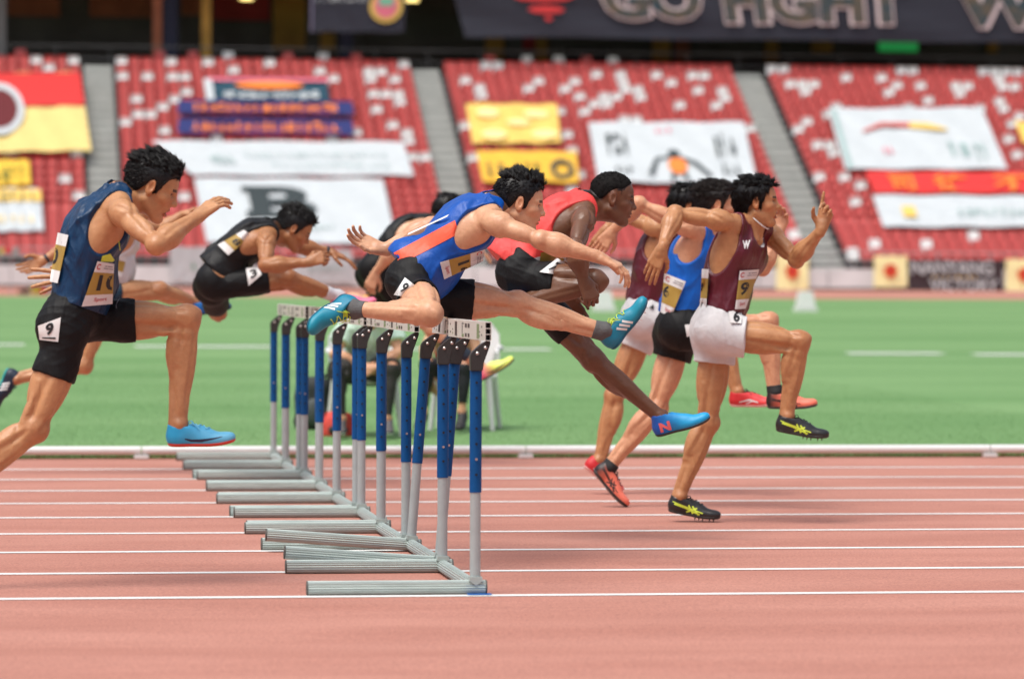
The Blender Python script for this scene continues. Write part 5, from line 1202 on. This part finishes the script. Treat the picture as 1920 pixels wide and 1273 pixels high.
    for k, d in (('R', -1), ('L', 1)):
        if 'sock'+k in S:
            mt, ln = S['sock'+k]; a = (J['kn'+k]-J['an'+k]).normalized(); G = Grid(*bounds([ball(J['an'+k]+a*.05, .12)], 0), .004)
            f = evaluate(D['shin'+k], G, inflate=.004); f = smax(f, plane_f(G, J['an'+k]+a*ln, a), .003); f = smax(f, plane_f(G, J['an'+k]-a*.03, -a), .003)
            V, F = nets(f, G); part('sock', V, F, mt)
        if 'sleeve'+k in S:
            mt, t0, t1 = S['sleeve'+k]; a = (J['an'+k]-J['kn'+k]); G = Grid(*bounds(D['shin'+k]+D['thigh'+k], .02), .006)
            f = evaluate(D['shin'+k]+D['thigh'+k], G, inflate=.005); an_ = a.normalized(); f = smax(f, plane_f(G, J['kn'+k]+a*t1, an_), .003); f = smax(f, plane_f(G, J['kn'+k]+a*t0, -an_), .003)
            V, F = nets(f, G); part('trouser_leg' if Yc > 26 else 'calf_sleeve', V, F, mt)
        q = S.get('shoe'+k)
        if q:
            toe = on_ray(q['toe'][0], q['toe'][1], J['an'+k], .21*s, q['toe'][2])
            tv = toe-J['an'+k]; upv = Vector(q['up']); tv = tv.normalized()
            # the toe lies below the ankle along the sole: tilt the axis back to the sole direction
            zz = perp(upv, tv); ang = math.atan2(.065, .20); fx = (tv*math.cos(ang)+zz*math.sin(ang)).normalized()
            sh = shoe(root, J['an'+k]+O, fx, perp(upv, fx), SHOES[q['style']], d, q.get('s', 1.0)*s)
    for k in 'RL':
        if 'watch'+k in S:
            b = (J['wr'+k]-J['el'+k]).normalized(); c = J['wr'+k]-b*.015; G = Grid(np.array(c)-.06, np.array(c)+.06, .003)
            f = evaluate(D['arm'+k], G, inflate=.004); f = smax(f, np.abs(plane_f(G, c, b))-.010, .002); V, F = nets(f, G); part('wrist_watch', V, F, mat('watch_strap', (.02, .022, .03), .5))
    return out
M_EYE = mat('eye_dark', (.02, .013, .010), .15)
M_EYEW = mat('eye_white', (.7, .68, .65), .3)
SK = {'tan': skin_mat('skin_tan', (.54, .290, .140)), 'fair': skin_mat('skin_fair', (.68, .405, .245), .6), 'olive': skin_mat('skin_olive', (.51, .265, .122)), 'brown': skin_mat('skin_brown', (.40, .190, .082)),
      'deep': skin_mat('skin_deep', (.165, .080, .044), .2, rough=.38), 'pinkish': skin_mat('skin_pinkish', (.66, .365, .215), .7)}
# hair flows: local position (face, left, up) -> direction and length
def fl_back(p, r):
    if p[2] > .07: return (-.9, .10*np.sign(p[1]), .15), .040
    if p[2] > .02: return (-.8, .03*np.sign(p[1]), -.3), .022
    return (-.6, 0, -.7), .016
def fl_spike(p, r):
    if p[2] > .095: return (.15 if p[0] > .02 else -.45, r.uniform(-.2, .2), .45), .034
    if p[2] > .05: return (-.5, 0, -.35), .020
    return (-.35, 0, -.8), .011
def fl_mess(p, r):
    if p[2] > .08: return (r.uniform(-.9, .5), r.uniform(-.4, .4), .0), .040
    if p[2] > .02: return (r.uniform(-.45, .0), .05*np.sign(p[1]), -.8), .034
    return (-.25, 0, -1.0), .030
def fl_side(p, r):
    return (-.95, .05*np.sign(p[1]), .1 if p[2] > .07 else -.35), (.05 if p[2] > .05 else .018)
def fl_crop(p, r): return (-.2, 0, 0), .007
HAIR = {'swept': dict(flow=fl_back, lift=.22, mess=.14, w=.0012, clumps=700, bulk=lambda T: [rcone(T(.045, 0, .105), T(-.02, 0, .118), .030, .026, .04)]),
 'spike': dict(flow=fl_spike, lift=.30, mess=.16, w=.0012, clumps=700, bulk=lambda T: [rcone(T(.045, 0, .100), T(-.02, 0, .118), .026, .022, .04)]), 'mess': dict(flow=fl_mess, lift=.22, mess=.18, w=.0012, clumps=700), 'side': dict(flow=fl_side, lift=.15, mess=.08, w=.0013, clumps=500), 'crop': dict(flow=fl_crop, lift=1, mess=.5, w=.0012, clumps=300)}
# ------------------------------------------------------------------ the runners
LY = lambda k: D0+(k+.5)*LANE
NAVY = cloth_mat('navy_satin', srgb(0, 48, 84), .40, 0, .5, 24, (1, 1, .5), .4)
BLKLY = cloth_mat('black_lycra', (.0045, .0045, .005), .6, 0, .2, 70, None, .25)
BLACK = cloth_mat('black_mesh', (.006, .006, .0065), .55, 0, .3, 45, None, .3)
BLUE = cloth_mat('royal_blue_mesh', srgb(0, 78, 168), .45, 0, .3, 40)
BLUE2 = cloth_mat('bright_blue_knit', srgb(0, 100, 200), .55, 0, .25, 45)
ORANGE = cloth_mat('orange_panel', srgb(250, 100, 70), .5, 0, .3, 40)
RED = cloth_mat('red_knit', srgb(228, 72, 68), .55, 0, .3, 40)
MAROON = cloth_mat('maroon_satin', srgb(92, 20, 36), .36, 0, .35, 32, (1, 1, .5), .55)
WHITEC = cloth_mat('white_cotton', (.66, .66, .66), .7, 0, .3, 40)
GRP = 'hurdlers in the race'
def flap(t, f_, rr): return lambda J, s: [ell(J['sp'](t)+J['fp']*f_, (J['fp'], J['lp'], J['ax']), rr, .05)]
def hipnum(o, quad, num, under=False, patch=True, box=(.25, .25, .75, .85)):
    V2, F2 = rect2d(8, 8); b = o['shorts']; g = surf(o['shb'], quad, 8, 8, 1)
    if patch: b = lay(g, 'hip_number', V2, F2, (0, 0, 1, 1), M_PAPER, o['root'], .004)
    if b is None: return
    v, f = text2d(num, .04); lay(g, 'number', v, f, box, M_INK, b, .0068)
    if under: lay(g, 'number_bar', *rect2d(4, 1), (.15, .10, .85, .18), M_INK, b, .0068)
# --- navy singlet, taking off
r1 = person(dict(label='person in navy singlet and black tights taking off, bib number 10 on belly', Y=LY(0), s=1.0, m=.98, bow=.045, h=.0045, hh=.0026, seed=2, group=GRP,
  pel=(142, 598), hipR=(128, 625), hipL=(158, 604), knR=(64, 803, 0), anR=(-93, 934, 0), knL=(350, 597, 0), anL=(336, 796, .3),
  neck=(226, 366, .0), shR=(222, 392, -.185), shL=(196, 398, .17), elR=(293, 458, -1), wrR=(370, 407, 1), elL=(150, 455, .5), wrL=(146, 519, -.3),
  head=(286, 352, -.01), hrot=(24, 4), hs=1.0, mouth=.010, skin=SK['tan'], hair=HAIR['swept'], hn=12000, hthick=.007,
  handR=dict(tip=(410, 375, .6), palm=(.3, .5, -.9), curl=[.22, .28, .32, .38]), handL=dict(tip=(90, 524, 0), palm=(-.2, .9, -.3), curl=[.12, .10, .12, .15], spread=.3),
  top=dict(mat=NAVY, hem=.10, inf=.012, fold=.007, ffreq=70, ad=.165, extra=flap(.28, .035, (.10, .135, .12))),
  shorts=dict(mat=BLKLY, hemR=.46, hemL=.50, waist=.20, fold=.002, fold2=.002), shoeL=dict(style='sky', toe=(432, 826, 0), up=(0.05, 0, 1)), shoeR=dict(style='sky', toe=(-80, 1030, 0), up=(.9, 0, .3))))
# --- blue and orange, over the leaning hurdle
r4 = person(dict(label='person in blue singlet with orange side panel leaping over the leaning hurdle', Y=LY(1), s=1.0, m=1.02, bow=.03, h=.0045, hh=.0026, seed=4, group=GRP,
  pel=(783, 532), hipR=(772, 540), hipL=(803, 556), knR=(806, 588, -1), anR=(664, 580, .6), knL=(970, 570, .2), anL=(1134, 620, .3),
  neck=(926, 386, -.01), shR=(918, 414, -.19), shL=(900, 396, .18), elR=(1014, 450, -.5), wrR=(1124, 483, .2), elL=(808, 424, .4), wrL=(719, 468, -.3),
  head=(975, 382, -.02), hrot=(10, 6), skin=SK['fair'], hair=HAIR['spike'], hn=12000, hthick=.007,
  handR=dict(tip=(1176, 507, 0), palm=(-.2, .25, -1), curl=[.45, .5, .55, .6]), handL=dict(tip=(668, 448, 0), palm=(0.1, -.8, .6), curl=[.35, .4, .45, .5]),
  top=dict(mat=BLUE, hem=.03, inf=.010, fold=.007, ffreq=60, ad=.15, extra=lambda J, s: [ell(J['sp'](.10)-J['fp']*.08, (J['fp'], J['lp'], J['ax']), (.10, .14, .10), .05), ell(J['sp'](.20)+J['fp']*.03, (J['fp'], J['lp'], J['ax']), (.10, .13, .14), .05)]),
  shorts=dict(mat=BLKLY, hemR=.40, hemL=.50, waist=.20, fold=.003), sockR=(mat('grey_sock', (.10, .10, .10), .8, bump=.4, bscale=120), .055), sockL=(mat('grey_sock', (.1, .1, .1), .8), .05),
  shoeL=dict(style='teal', toe=(1206, 570, 0), up=(-.75, -.1, .65)), shoeR=dict(style='teal', toe=(585, 614, -.8), up=(.45, -.75, -.45))))
# --- maroon singlet with W, leading
r9 = person(dict(label='person in maroon singlet with white W and white shorts, index finger raised', Y=LY(3), s=.99, m=1.03, bow=.015, h=.005, hh=.0028, seed=9, group=GRP,
  pel=(1345, 606), hipR=(1354, 628), hipL=(1343, 634), knR=(1499, 640, 0), anR=(1477, 780, .2), knL=(1328, 792, 0), anL=(1275, 931, 0),
  neck=(1408, 423, .0), shR=(1364, 416, -.14), shL=(1437, 432, .16), elR=(1265, 400, -.5), wrR=(1241, 466, -1), elL=(1494, 488, -.6), wrL=(1540, 430, -.8),
  head=(1420, 380, -.02), hrot=(-2, 14), hs=1.02, mouth=.006, skin=SK['olive'], hair=HAIR['mess'], hn=12000, hthick=.011,
  handR=dict(tip=(1217, 520, 0), palm=(.3, .95, 0), curl=[.22, .25, .28, .32]), handL=dict(tip=(1552, 385, 0), palm=(-.5, -.8, 0), curl=[.03, 1.0, 1.15, 1.2], th=.9),
  top=dict(mat=MAROON, hem=.12, inf=.010, fold=.006, ffreq=70, ac=.095, ad=.215, af=.105, al=.088, nd=.12, nf=.06, extra=flap(.25, .02, (.10, .14, .12))),
  shorts=dict(mat=WHITEC, hemR=.30, hemL=.30, waist=.20, loose=.097, inf=.008, fold=.004, ffreq=60),
  shoeR=dict(style='tiger', toe=(1546, 818, 0), up=(.22, 0, 1)), shoeL=dict(style='tiger', toe=(1333, 964, 0), up=(.2, 0, 1))))
# --- blue singlet number 6
r8 = person(dict(label='person in plain blue singlet with bib 6 on the back and coral shoes', Y=LY(4), s=.99, m=1.0, bow=.02, h=.006, hh=.0035, seed=8, group=GRP,
  pel=(1275, 605), hipR=(1283, 622), hipL=(1270, 632), knR=(1440, 604, .3), anR=(1455, 736, 0), knL=(1233, 764, 0), anL=(1144, 876, 0),
  neck=(1326, 428, .0), shR=(1300, 432, -.17), shL=(1345, 436, .16), elR=(1196, 382, .3), wrR=(1150, 432, .5), elL=(1430, 502, -.3), wrL=(1458, 440, 0),
  head=(1347, 385, 0), hrot=(4, 10), skin=SK['pinkish'], hair=HAIR['side'], hairmat=M_HAIRB, hn=8000, hthick=.010,
  handR=dict(tip=(1120, 470, 0), palm=(.3, .95, 0), curl=[.4, .4, .4, .4]), handL=dict(tip=(1468, 405, 0), palm=(-.5, -.8, 0), curl=[.5, .6, .6, .7]),
  top=dict(mat=BLUE2, hem=.05, inf=.012, fold=.008, ffreq=55, racer=True, extra=flap(.25, 0, (.105, .14, .15))),
  shorts=dict(mat=BLKLY, hemR=.30, hemL=.30, waist=.18, loose=.100, inf=.008, fold=.004, ffreq=60),
  sockR=(mat('black_sock', (.015, .015, .015), .8), .04), sockL=(mat('black_sock', (.015, .015, .015), .8), .03),
  shoeR=dict(style='coral', toe=(1527, 760, 0), up=(.1, 0, 1)), shoeL=dict(style='coral', toe=(1170, 944, 0), up=(.8, 0, .5))))
# --- second maroon runner
r7 = person(dict(label='person in maroon singlet and white shorts with red shoes, half hidden behind the blue singlet', Y=LY(5), s=.98, m=1.0, bow=.02, h=.006, hh=.004, seed=7, group=GRP,
  pel=(1208, 585), hipR=(1214, 600), hipL=(1207, 612), knR=(1352, 608, .6), anR=(1384, 734, 0), knL=(1152, 742, .2), anL=(1122, 862, 0),
  neck=(1262, 426, .0), shR=(1240, 432, -.17), shL=(1280, 436, .16), elR=(1166, 402, .4), wrR=(1135, 432, -.9), elL=(1360, 500, 0), wrL=(1400, 450, 0),
  head=(1290, 388, .02), hrot=(6, 6), skin=SK['olive'], hair=HAIR['mess'], hn=6000, hthick=.009,
  handR=dict(tip=(1114, 466, 0), palm=(.3, .95, 0), curl=[.4, .4, .4, .4]), handL=dict(tip=(1420, 420, 0), palm=(-.5, -.8, 0), curl=[.5, .6, .6, .7]),
  top=dict(mat=MAROON, hem=.06, inf=.012, fold=.008, ffreq=60, extra=flap(.25, 0, (.105, .14, .15))),
  shorts=dict(mat=WHITEC, hemR=.32, hemL=.32, waist=.2, loose=.100, inf=.008, fold=.004, ffreq=60),
  shoeR=dict(style='red', toe=(1438, 752, 0), up=(-.1, 0, 1)), shoeL=dict(style='red', toe=(1160, 918, 0), up=(.6, 0, .8))))
# --- red singlet, coming down from the hurdle
r6 = person(dict(label='person in red singlet and black shorts with cropped hair landing on one blue shoe', Y=LY(2), s=1.0, m=1.04, bow=.035, h=.005, hh=.0028, seed=6, group=GRP,
  pel=(975, 520), hipR=(978, 524), hipL=(992, 542), knR=(1116, 528, -.6), anR=(985, 568, .3), knL=(1112, 674, 0), anL=(1239, 782, 0),
  neck=(1098, 380, .0), shR=(1096, 406, -.19), shL=(1078, 408, .17), elR=(1079, 470, -1), wrR=(1094, 524, .1), elL=(1070, 480, .5), wrL=(1064, 556, .2),
  head=(1149, 373, -.01), hrot=(9, 6), nose=1.0, jaw=1.03, skin=SK['deep'], hair=HAIR['crop'], hairmat=mat('cropped_hair', (.006, .005, .0045), .8, spec=.2), hn=9000, hthick=.0005, fade=1, capline=[(-.12, -.03), (-.075, -.025), (-.045, .0), (-.022, .030), (.010, .048), (.030, .048), (.040, .052), (.052, .064), (.075, .084), (.12, .088)],
  line=[(-.12, -.05), (-.075, -.045), (-.045, -.02), (-.022, .010), (-.012, .036), (.010, .036), (.014, .0), (.030, .0), (.036, .030), (.052, .060), (.075, .082), (.12, .086)],
  handR=dict(tip=(1110, 560, 0), palm=(-.3, .9, 0), curl=[1.1, 1.15, 1.2, 1.2], th=.9), handL=dict(tip=(1085, 590, 0), palm=(-.3, -.9, 0), curl=[.5, .5, .5, .5]),
  top=dict(mat=RED, hem=.0, inf=.011, fold=.006, ffreq=60, extra=lambda J, s: [ell(J['sp'](.06)-J['fp']*.09, (J['fp'], J['lp'], J['ax']), (.10, .14, .10), .05)]),
  shorts=dict(mat=BLKLY, hemR=.50, hemL=.64, waist=.2, fold=.003),
  shoeL=dict(style='nb', toe=(1318, 786, 0), up=(-.38, 0, .9)), shoeR=dict(style='nb', toe=(940, 576, 0), up=(0, -1, .1))))
# --- black singlet, clearing the hurdle
r3 = person(dict(label='person all in black with topknot hair clearing a hurdle, white sock leading', Y=LY(6), s=1.0, m=1.02, bow=.05, h=.006, hh=.0035, seed=3, group=GRP,
  pel=(399, 532), hipR=(404, 538), hipL=(398, 548), knR=(540, 522, 0), anR=(634, 555, .6), knL=(408, 584, 1), anL=(396, 552, -.5),
  neck=(512, 432, .0), shR=(500, 446, -.19), shL=(520, 440, .17), elR=(498, 497, -.8), wrR=(577, 492, -.3), elL=(560, 462, .6), wrL=(618, 472, .3),
  head=(552, 430, -.01), hrot=(32, 5), skin=SK['brown'], hair=HAIR['swept'], hn=8000, hthick=.009,
  handR=dict(tip=(600, 484, 0), palm=(0, .9, -.4), curl=[1.0, 1.05, 1.1, 1.1], th=.8), handL=dict(tip=(661, 489, 0), palm=(-.3, .2, -1), curl=[.25, .25, .3, .3]), watchL=1,
  top=dict(mat=BLACK, hem=.10, inf=.011, fold=.012, ffreq=60, extra=lambda J, s: [ell(J['sp'](.16)-J['fp']*.04, (J['fp'], J['lp'], J['ax']), (.10, .14, .11), .05), ell(J['sp'](.22)+J['fp']*.05, (J['fp'], J['lp'], J['ax']), (.10, .13, .12), .05)]),
  shorts=dict(mat=BLKLY, hemR=.74, hemL=.60, waist=.10, fold=.002), sockR=(mat('white_sock', (.65, .64, .66), .8), .09),
  shoeR=dict(style='pink', toe=(690, 566, 0), up=(-.2, 0, 1)), shoeL=dict(style='pink', toe=(398, 556, 1), up=(0, 0, 1))))
# --- white singlet, behind the navy runner
r2 = person(dict(label='person in white singlet with wrist watch running behind the navy singlet', Y=LY(7), s=1.0, m=.98, bow=.03, h=.007, hh=.005, seed=12, group=GRP,
  pel=(190, 550), hipR=(193, 552), hipL=(187, 562), knR=(299, 544, .3), anR=(366, 566, .6), knL=(158, 684, 0), anL=(32, 711, 0),
  neck=(250, 412, .0), shR=(243, 426, -.18), shL=(256, 424, .17), elR=(152, 442, .3), wrR=(84, 487, -.2), elL=(302, 432, .5), wrL=(340, 404, 0),
  head=(278, 375, 0), hrot=(15, 0), skin=SK['tan'], hair=HAIR['spike'], hn=500, hthick=.01,
  handR=dict(tip=(50, 504, 0), palm=(0, -.9, .3), curl=[.3, .35, .4, .4]), handL=dict(tip=(364, 393, 0), palm=(0, 0, -1), curl=[.3, .3, .3, .3]), watchR=1,
  top=dict(mat=WHITEC, hem=.14, inf=.012, fold=.010, ffreq=60, extra=flap(.30, .06, (.10, .135, .13))),
  shorts=dict(mat=cloth_mat('navy_shorts', srgb(15, 50, 70), .6), hemR=.30, hemL=.40, waist=.2, fold=.003),
  shoeR=dict(style='blue', toe=(438, 580, 0), up=(.05, 0, 1)), shoeL=dict(style='navy3', toe=(-12, 762, 0), up=(.75, -.2, -.6))))
# --- black singlet, behind the blue and orange runner
r5 = person(dict(label='person in black singlet and tights with neon yellow and pink shoe', Y=LY(8), s=1.0, m=1.0, bow=.03, h=.007, hh=.005, seed=15, group=GRP,
  pel=(700, 508), hipR=(705, 516), hipL=(698, 524), knR=(812, 618, .3), anR=(900, 688, .3), knL=(735, 584, 1), anL=(668, 560, .2),
  neck=(805, 418, .0), shR=(786, 428, -.18), shL=(812, 430, .17), elR=(738, 466, -.9), wrR=(704, 512, .6), elL=(850, 455, .5), wrL=(880, 460, 0),
  head=(842, 402, 0), hrot=(20, 0), skin=SK['fair'], hair=HAIR['mess'], hn=3000, hthick=.012,
  handR=dict(tip=(690, 546, 0), palm=(.3, .9, 0), curl=[.8, .85, .9, .9]), handL=dict(tip=(900, 470, 0), palm=(0, 0, -1), curl=[.3, .3, .3, .3]),
  top=dict(mat=BLACK, hem=.14, inf=.011, fold=.008, ffreq=60), shorts=dict(mat=BLKLY, hemR=.52, hemL=.55, waist=.2, fold=.002),
  sleeveR=(cloth_mat('dark_calf_sleeve', srgb(40, 50, 62), .6), .22, .75), shoeR=dict(style='neon', toe=(962, 676, 0), up=(-.35, 0, 1)), shoeL=dict(style='multi', toe=(706, 560, .3), up=(.2, -.3, .9))))
# ------------------------------------------------------------------ bibs, numbers and prints on the clothes
def deco(o, fn):
    before = set(col.objects)
    fn()
    for x in set(col.objects)-before: x.data.transform(Matrix.Translation(o['O']))
def deco1():
    o = r1
    bib(o['root'], o['topb'], ((183, 490), (214, 495), (211, 570), (153, 575)), '10', (.34, .34, 1.22, .71))
    bib(o['root'], o['topb'], ((108, 436), (128, 441), (108, 531), (93, 528)), '10', (-.95, .36, .45, .69), foot=None)
    V2, F2 = rect2d(4, 4); cam_print('pin_tag', o['topb'], ((192, 480), (207, 476), (217, 491), (189, 491)), V2, F2, LIME, o['root'], .004)
    V2, F2 = rect2d(2, 12); cam_print('piping', o['topb'], ((219.5, 433), (221, 433), (226, 470), (224.5, 470)), V2, F2, LIME, o['root'], .003)
    hipnum(o, ((71, 611), (114, 595), (109, 641), (74, 637)), '9', True, box=(.33, .30, .70, .92))
    v, f = strip2d([(.0, .35, .02), (.25, .05, .12), (.5, .12, .14), (1.0, .9, .02)]); cam_print('shorts_logo', o['shb'], ((221, 556), (226, 556), (224, 579), (216, 579)), v[:, ::-1]*[1, 1], f, M_GREYINK, o['root'], .004)
def deco4():
    o = r4; V2, F2 = rect2d(40, 8)
    cam_print('side_panel', o['topb'], ((738, 474), (853, 413), (861, 438), (750, 496)), V2, F2, ORANGE, o['root'], .002)
    bib(o['root'], o['topb'], ((909, 468), (906, 490), (833, 524), (825, 492)), '16', (.40, .38, 1.35, .66), bands=(.20, .68), foot='Sport')
    bib(o['root'], o['topb'], ((842, 402), (838, 407), (764, 441), (766, 437)), '', plain=True)
    hipnum(o, ((759, 520), (777, 534), (755, 556), (738, 553)), '9')
def deco9():
    o = r9
    bib(o['root'], o['topb'], ((1387, 508), (1424, 505), (1398, 579), (1378, 580)), '9', (.20, .36, .72, .69))
    bib(o['root'], o['topb'], ((1316, 504), (1329, 505), (1324, 578), (1312, 577)), '9', (-.5, .36, .35, .69), foot=None)
    v, f = text2d('W', .06); cam_print('chest_letter', o['topb'], ((1392, 451), (1407, 450), (1405, 467), (1393, 467)), v, f, M_PAPER, o['root'], .004)
    v, f = text2d('a', .05); cam_print('chest_logo', o['topb'], ((1427, 446), (1434, 446), (1433, 464), (1426, 464)), v, f, M_PAPER, o['root'], .004)
    hipnum(o, ((1366, 584), (1392, 580), (1390, 606), (1370, 605)), '6', box=(.3, .1, .85, .95))
    J = o['J']; mb = MB(); pts = []
    for i in range(25):
        a = 2*math.pi*i/24; q = J['neck']+J['fc']*.012+J['fc']*math.cos(a)*.082+J['lc']*math.sin(a)*.075+J['ax']*(.048-.040*math.cos(a)); pts.append(q)
    mb.path(pts, .0035, 6); mb.build('necklace', WTRIM, o['root'], True)
def deco8():
    o = r8
    bib(o['root'], o['topb'], ((1246, 512), (1286, 528), (1258, 595), (1238, 585)), '6', (.04, .42, .38, .72))
    V2, F2 = rect2d(4, 4); cam_print('hip_number', o['shb'], ((1284, 609), (1306, 607), (1304, 626), (1288, 632)), V2, F2, M_PAPER, o['root'], .006)
def deco7(): hipnum(r7, ((1214, 569), (1232, 569), (1230, 584), (1212, 584)), '4', patch=False)
def deco6():
    o = r6; V2, F2 = rect2d(10, 6)
    b = cam_print('race_bib', o['topb'], ((1002, 484), (1066, 466), (1070, 490), (1000, 494)), V2, F2, M_PAPER, o['root'], .005)
    if b: cam_print('bib_panel', o['topb'], ((1014, 474), (1060, 466), (1064, 489), (1012, 491)), V2, F2, M_GOLD, b, .008)
    hipnum(o, ((1045, 484), (1066, 498), (1037, 514), (1011, 510)), '7')
def deco3():
    o = r3
    bib(o['root'], o['topb'], ((457, 431), (472, 442), (428, 479), (408, 459)), '8', (.3, .40, .9, .62), foot=None, bands=(.25, .70))
    hipnum(o, ((461, 503), (485, 500), (491, 515), (466, 536)), '3')
def deco2(): bib(r2['root'], r2['topb'], ((222, 478), (238, 482), (228, 520), (214, 516)), '', foot=None)
for o, fn in ((r1, deco1), (r4, deco4), (r9, deco9), (r8, deco8), (r7, deco7), (r6, deco6), (r3, deco3), (r2, deco2)): deco(o, fn)
# ------------------------------------------------------------------ officials and bags on the grass behind the hurdles
M_CHAIR = mat('chair_plastic', (.70, .70, .69), .4)
def plastic_chair(loc, rz, label):
    r = empty('plastic_chair', loc, (0, 0, rz)); tag(r, label, 'chair', 'white plastic chairs on the grass')
    m = MB(); m.box((0, 0, .42), (.46, .44, .03)); m.build('seat', M_CHAIR, r, bevel=.012)
    m = MB(); P = []
    for z, w, y in ((.42, .23, .21), (.60, .25, .25), (.76, .24, .29), (.84, .18, .31), (.87, .10, .315)):
        P += [(-w, y-.03, z), (-w*.5, y, z), (w*.5, y, z), (w, y-.03, z)]
    F = [(i+4*j, i+1+4*j, i+5+4*j, i+4+4*j) for j in range(4) for i in range(3)]
    P2 = [(x, y+.022, z) for x, y, z in P]; n = len(P); F2 = [tuple(n+i for i in f[::-1]) for f in F]
    ed = [0, 1, 2, 3, 7, 11, 15, 19, 18, 17, 16, 12, 8, 4]; F3 = [(ed[i], ed[(i+1) % 14], n+ed[(i+1) % 14], n+ed[i]) for i in range(14)]
    m.add(P+P2, F+F2+F3); m.build('backrest', M_CHAIR, r, True)
    for sx in (-1, 1):
        for sy in (-1, 1):
            m = MB(); m.tube((sx*.25, sy*.25, 0), (sx*.205, sy*.19, .41), .018, .030, 8); m.build('leg', M_CHAIR, r, True)
        m = MB(); m.path([(sx*.225, -.19, .42), (sx*.265, -.20, .62), (sx*.275, -.12, .645), (sx*.270, .12, .65), (sx*.245, .25, .66)], [.022, .02, .024, .024, .02], 8); m.build('armrest', M_CHAIR, r, True)
    return r
GRN = cloth_mat('mint_shirt', srgb(205, 232, 215), .75, 0, .3, 30); DPANT = cloth_mat('dark_trousers', srgb(52, 50, 48), .8, 0, .3, 40); DTIGHT = cloth_mat('black_tights', srgb(30, 32, 36), .7)
ya = 28.4; yb = 29.3
p = at_y(683, 760, ya+.12); plastic_chair((p.x, ya+.10, ZG), R(4), 'white plastic chair under the official in the pale shirt')
p = at_y(872, 760, yb+.12); plastic_chair((p.x, yb+.10, ZG), R(-14), 'white plastic chair under the official in the red shirt')
base = dict(s=.98, h=.009, hh=.006, hair=HAIR['spike'], hn=1500, hthick=.01, group='officials seated on the grass', bow=.03)
person(dict(base, label='seated person in pale green and white shirt and dark trousers behind the hurdles', Y=ya, seed=31, skin=SK['fair'], pel=(683, 690), hipR=(663, 694, 0), hipL=(704, 694, 0), knR=(634, 693, -1), knL=(734, 692, -1), anR=(640, 784, .0), anL=(726, 784, 0),
  neck=(692, 598, -.22), shR=(652, 610, -.2), shL=(734, 610, -.2), elR=(628, 664, -.6), elL=(748, 662, -.6), wrR=(686, 688, -.4), wrL=(704, 690, -.4), head=(705, 572, -.38), hrot=(30, 90),
  handR=dict(tip=(708, 695, 0), palm=(.3, .8, -.3), curl=[.5]*4), handL=dict(tip=(684, 697, 0), palm=(-.3, .8, -.3), curl=[.5]*4),
  top=dict(mat=GRN, hem=.03, inf=.014, fold=.012, ffreq=50, sleeve=.6), shorts=dict(mat=DPANT, hemR=1.04, hemL=1.04, waist=.15, loose=.075, inf=.012, fold=.01, name='trousers'), sleeveR=(DPANT, -.1, .93), sleeveL=(DPANT, -.1, .93),
  shoeR=dict(style='grey', toe=(640, 812, -1), up=(0, 0, 1)), shoeL=dict(style='grey', toe=(728, 812, -1), up=(0, 0, 1))))
person(dict(base, label='seated person in red shirt with bare arms and black tights behind the hurdles', Y=yb, seed=33, skin=SK['fair'], pel=(852, 694), hipR=(834, 698, 0), hipL=(868, 698, 0), knR=(800, 684, -1), knL=(872, 690, -1), anR=(793, 772, 0), anL=(866, 772, 0),
  neck=(852, 604, -.12), shR=(818, 616, -.12), shL=(884, 616, -.12), elR=(796, 656, -.4), elL=(896, 664, -.4), wrR=(803, 704, -.5), wrL=(872, 690, -.5), head=(856, 572, -.25), hrot=(25, 90),
  handR=dict(tip=(808, 722, 0), palm=(.6, .6, -.3), curl=[.4]*4), handL=dict(tip=(858, 704, 0), palm=(-.3, .8, -.3), curl=[.5]*4),
  top=dict(mat=cloth_mat('red_shirt', srgb(215, 70, 75), .7), hem=.03, inf=.012, fold=.01, ffreq=50, sleeve=.35), shorts=dict(mat=DTIGHT, hemR=1.04, hemL=1.04, waist=.15, inf=.009, fold=.004, name='tights'), sleeveR=(DTIGHT, -.1, .88), sleeveL=(DTIGHT, -.1, .80),
  shoeR=dict(style='grey', toe=(786, 800, -.9), up=(0, 0, 1)), shoeL=dict(style='boot', toe=(860, 802, -.9), up=(0, 0, 1))))
# backpack and red bag
def pack(name, loc, size, m1, m2, label, rz=0):
    r = empty(name, loc, (0, 0, rz)); tag(r, label, 'bag'); w, d, h = size
    pr = [ell((0, 0, h*.42), EYE3, (w*.5, d*.5, h*.44), .05), rcone((-w*.3, 0, h*.15), (w*.3, 0, h*.15), d*.42, d*.42, .05), rcone((-w*.22, 0, h*.75), (w*.22, 0, h*.75), d*.38, d*.38, .06)]
    V, F = mesh_of(pr, .012); V[:, 2] = np.maximum(V[:, 2], .002); obj('pack_body', mesh_np('pack_body', V, F), m1, r)
    V, F = mesh_of([ell((0, -d*.45, h*.32), EYE3, (w*.36, d*.22, h*.24), .03)], .012); V[:, 2] = np.maximum(V[:, 2], .004); obj('front_pocket', mesh_np('front_pocket', V, F), m2, r)
    for sx in (-1, 1):
        m = MB(); m.path([(sx*w*.22, d*.2, h*.85), (sx*w*.42, -d*.15, h*.98), (sx*w*.56, -d*.25, h*.6), (sx*w*.5, -d*.2, h*.15)], .018, 6); m.build('strap', m1, r, True)
M_PK = mat('pack_black', (.02, .024, .024), .7); M_PR = mat('pack_red', srgb(210, 70, 60), .7)
p = at_z(588, 806, ZG); pack('backpack', (p.x, p.y, ZG), (.26, .20, .46), M_PK, mat('pack_grey', (.06, .07, .07), .7), 'black backpack standing on the grass behind the hurdles')
p = at_z(632, 818, ZG); pack('duffel_bag', (p.x, p.y, ZG), (.22, .17, .17), M_PR, M_PK, 'small red bag on the grass at the foot of a white chair')
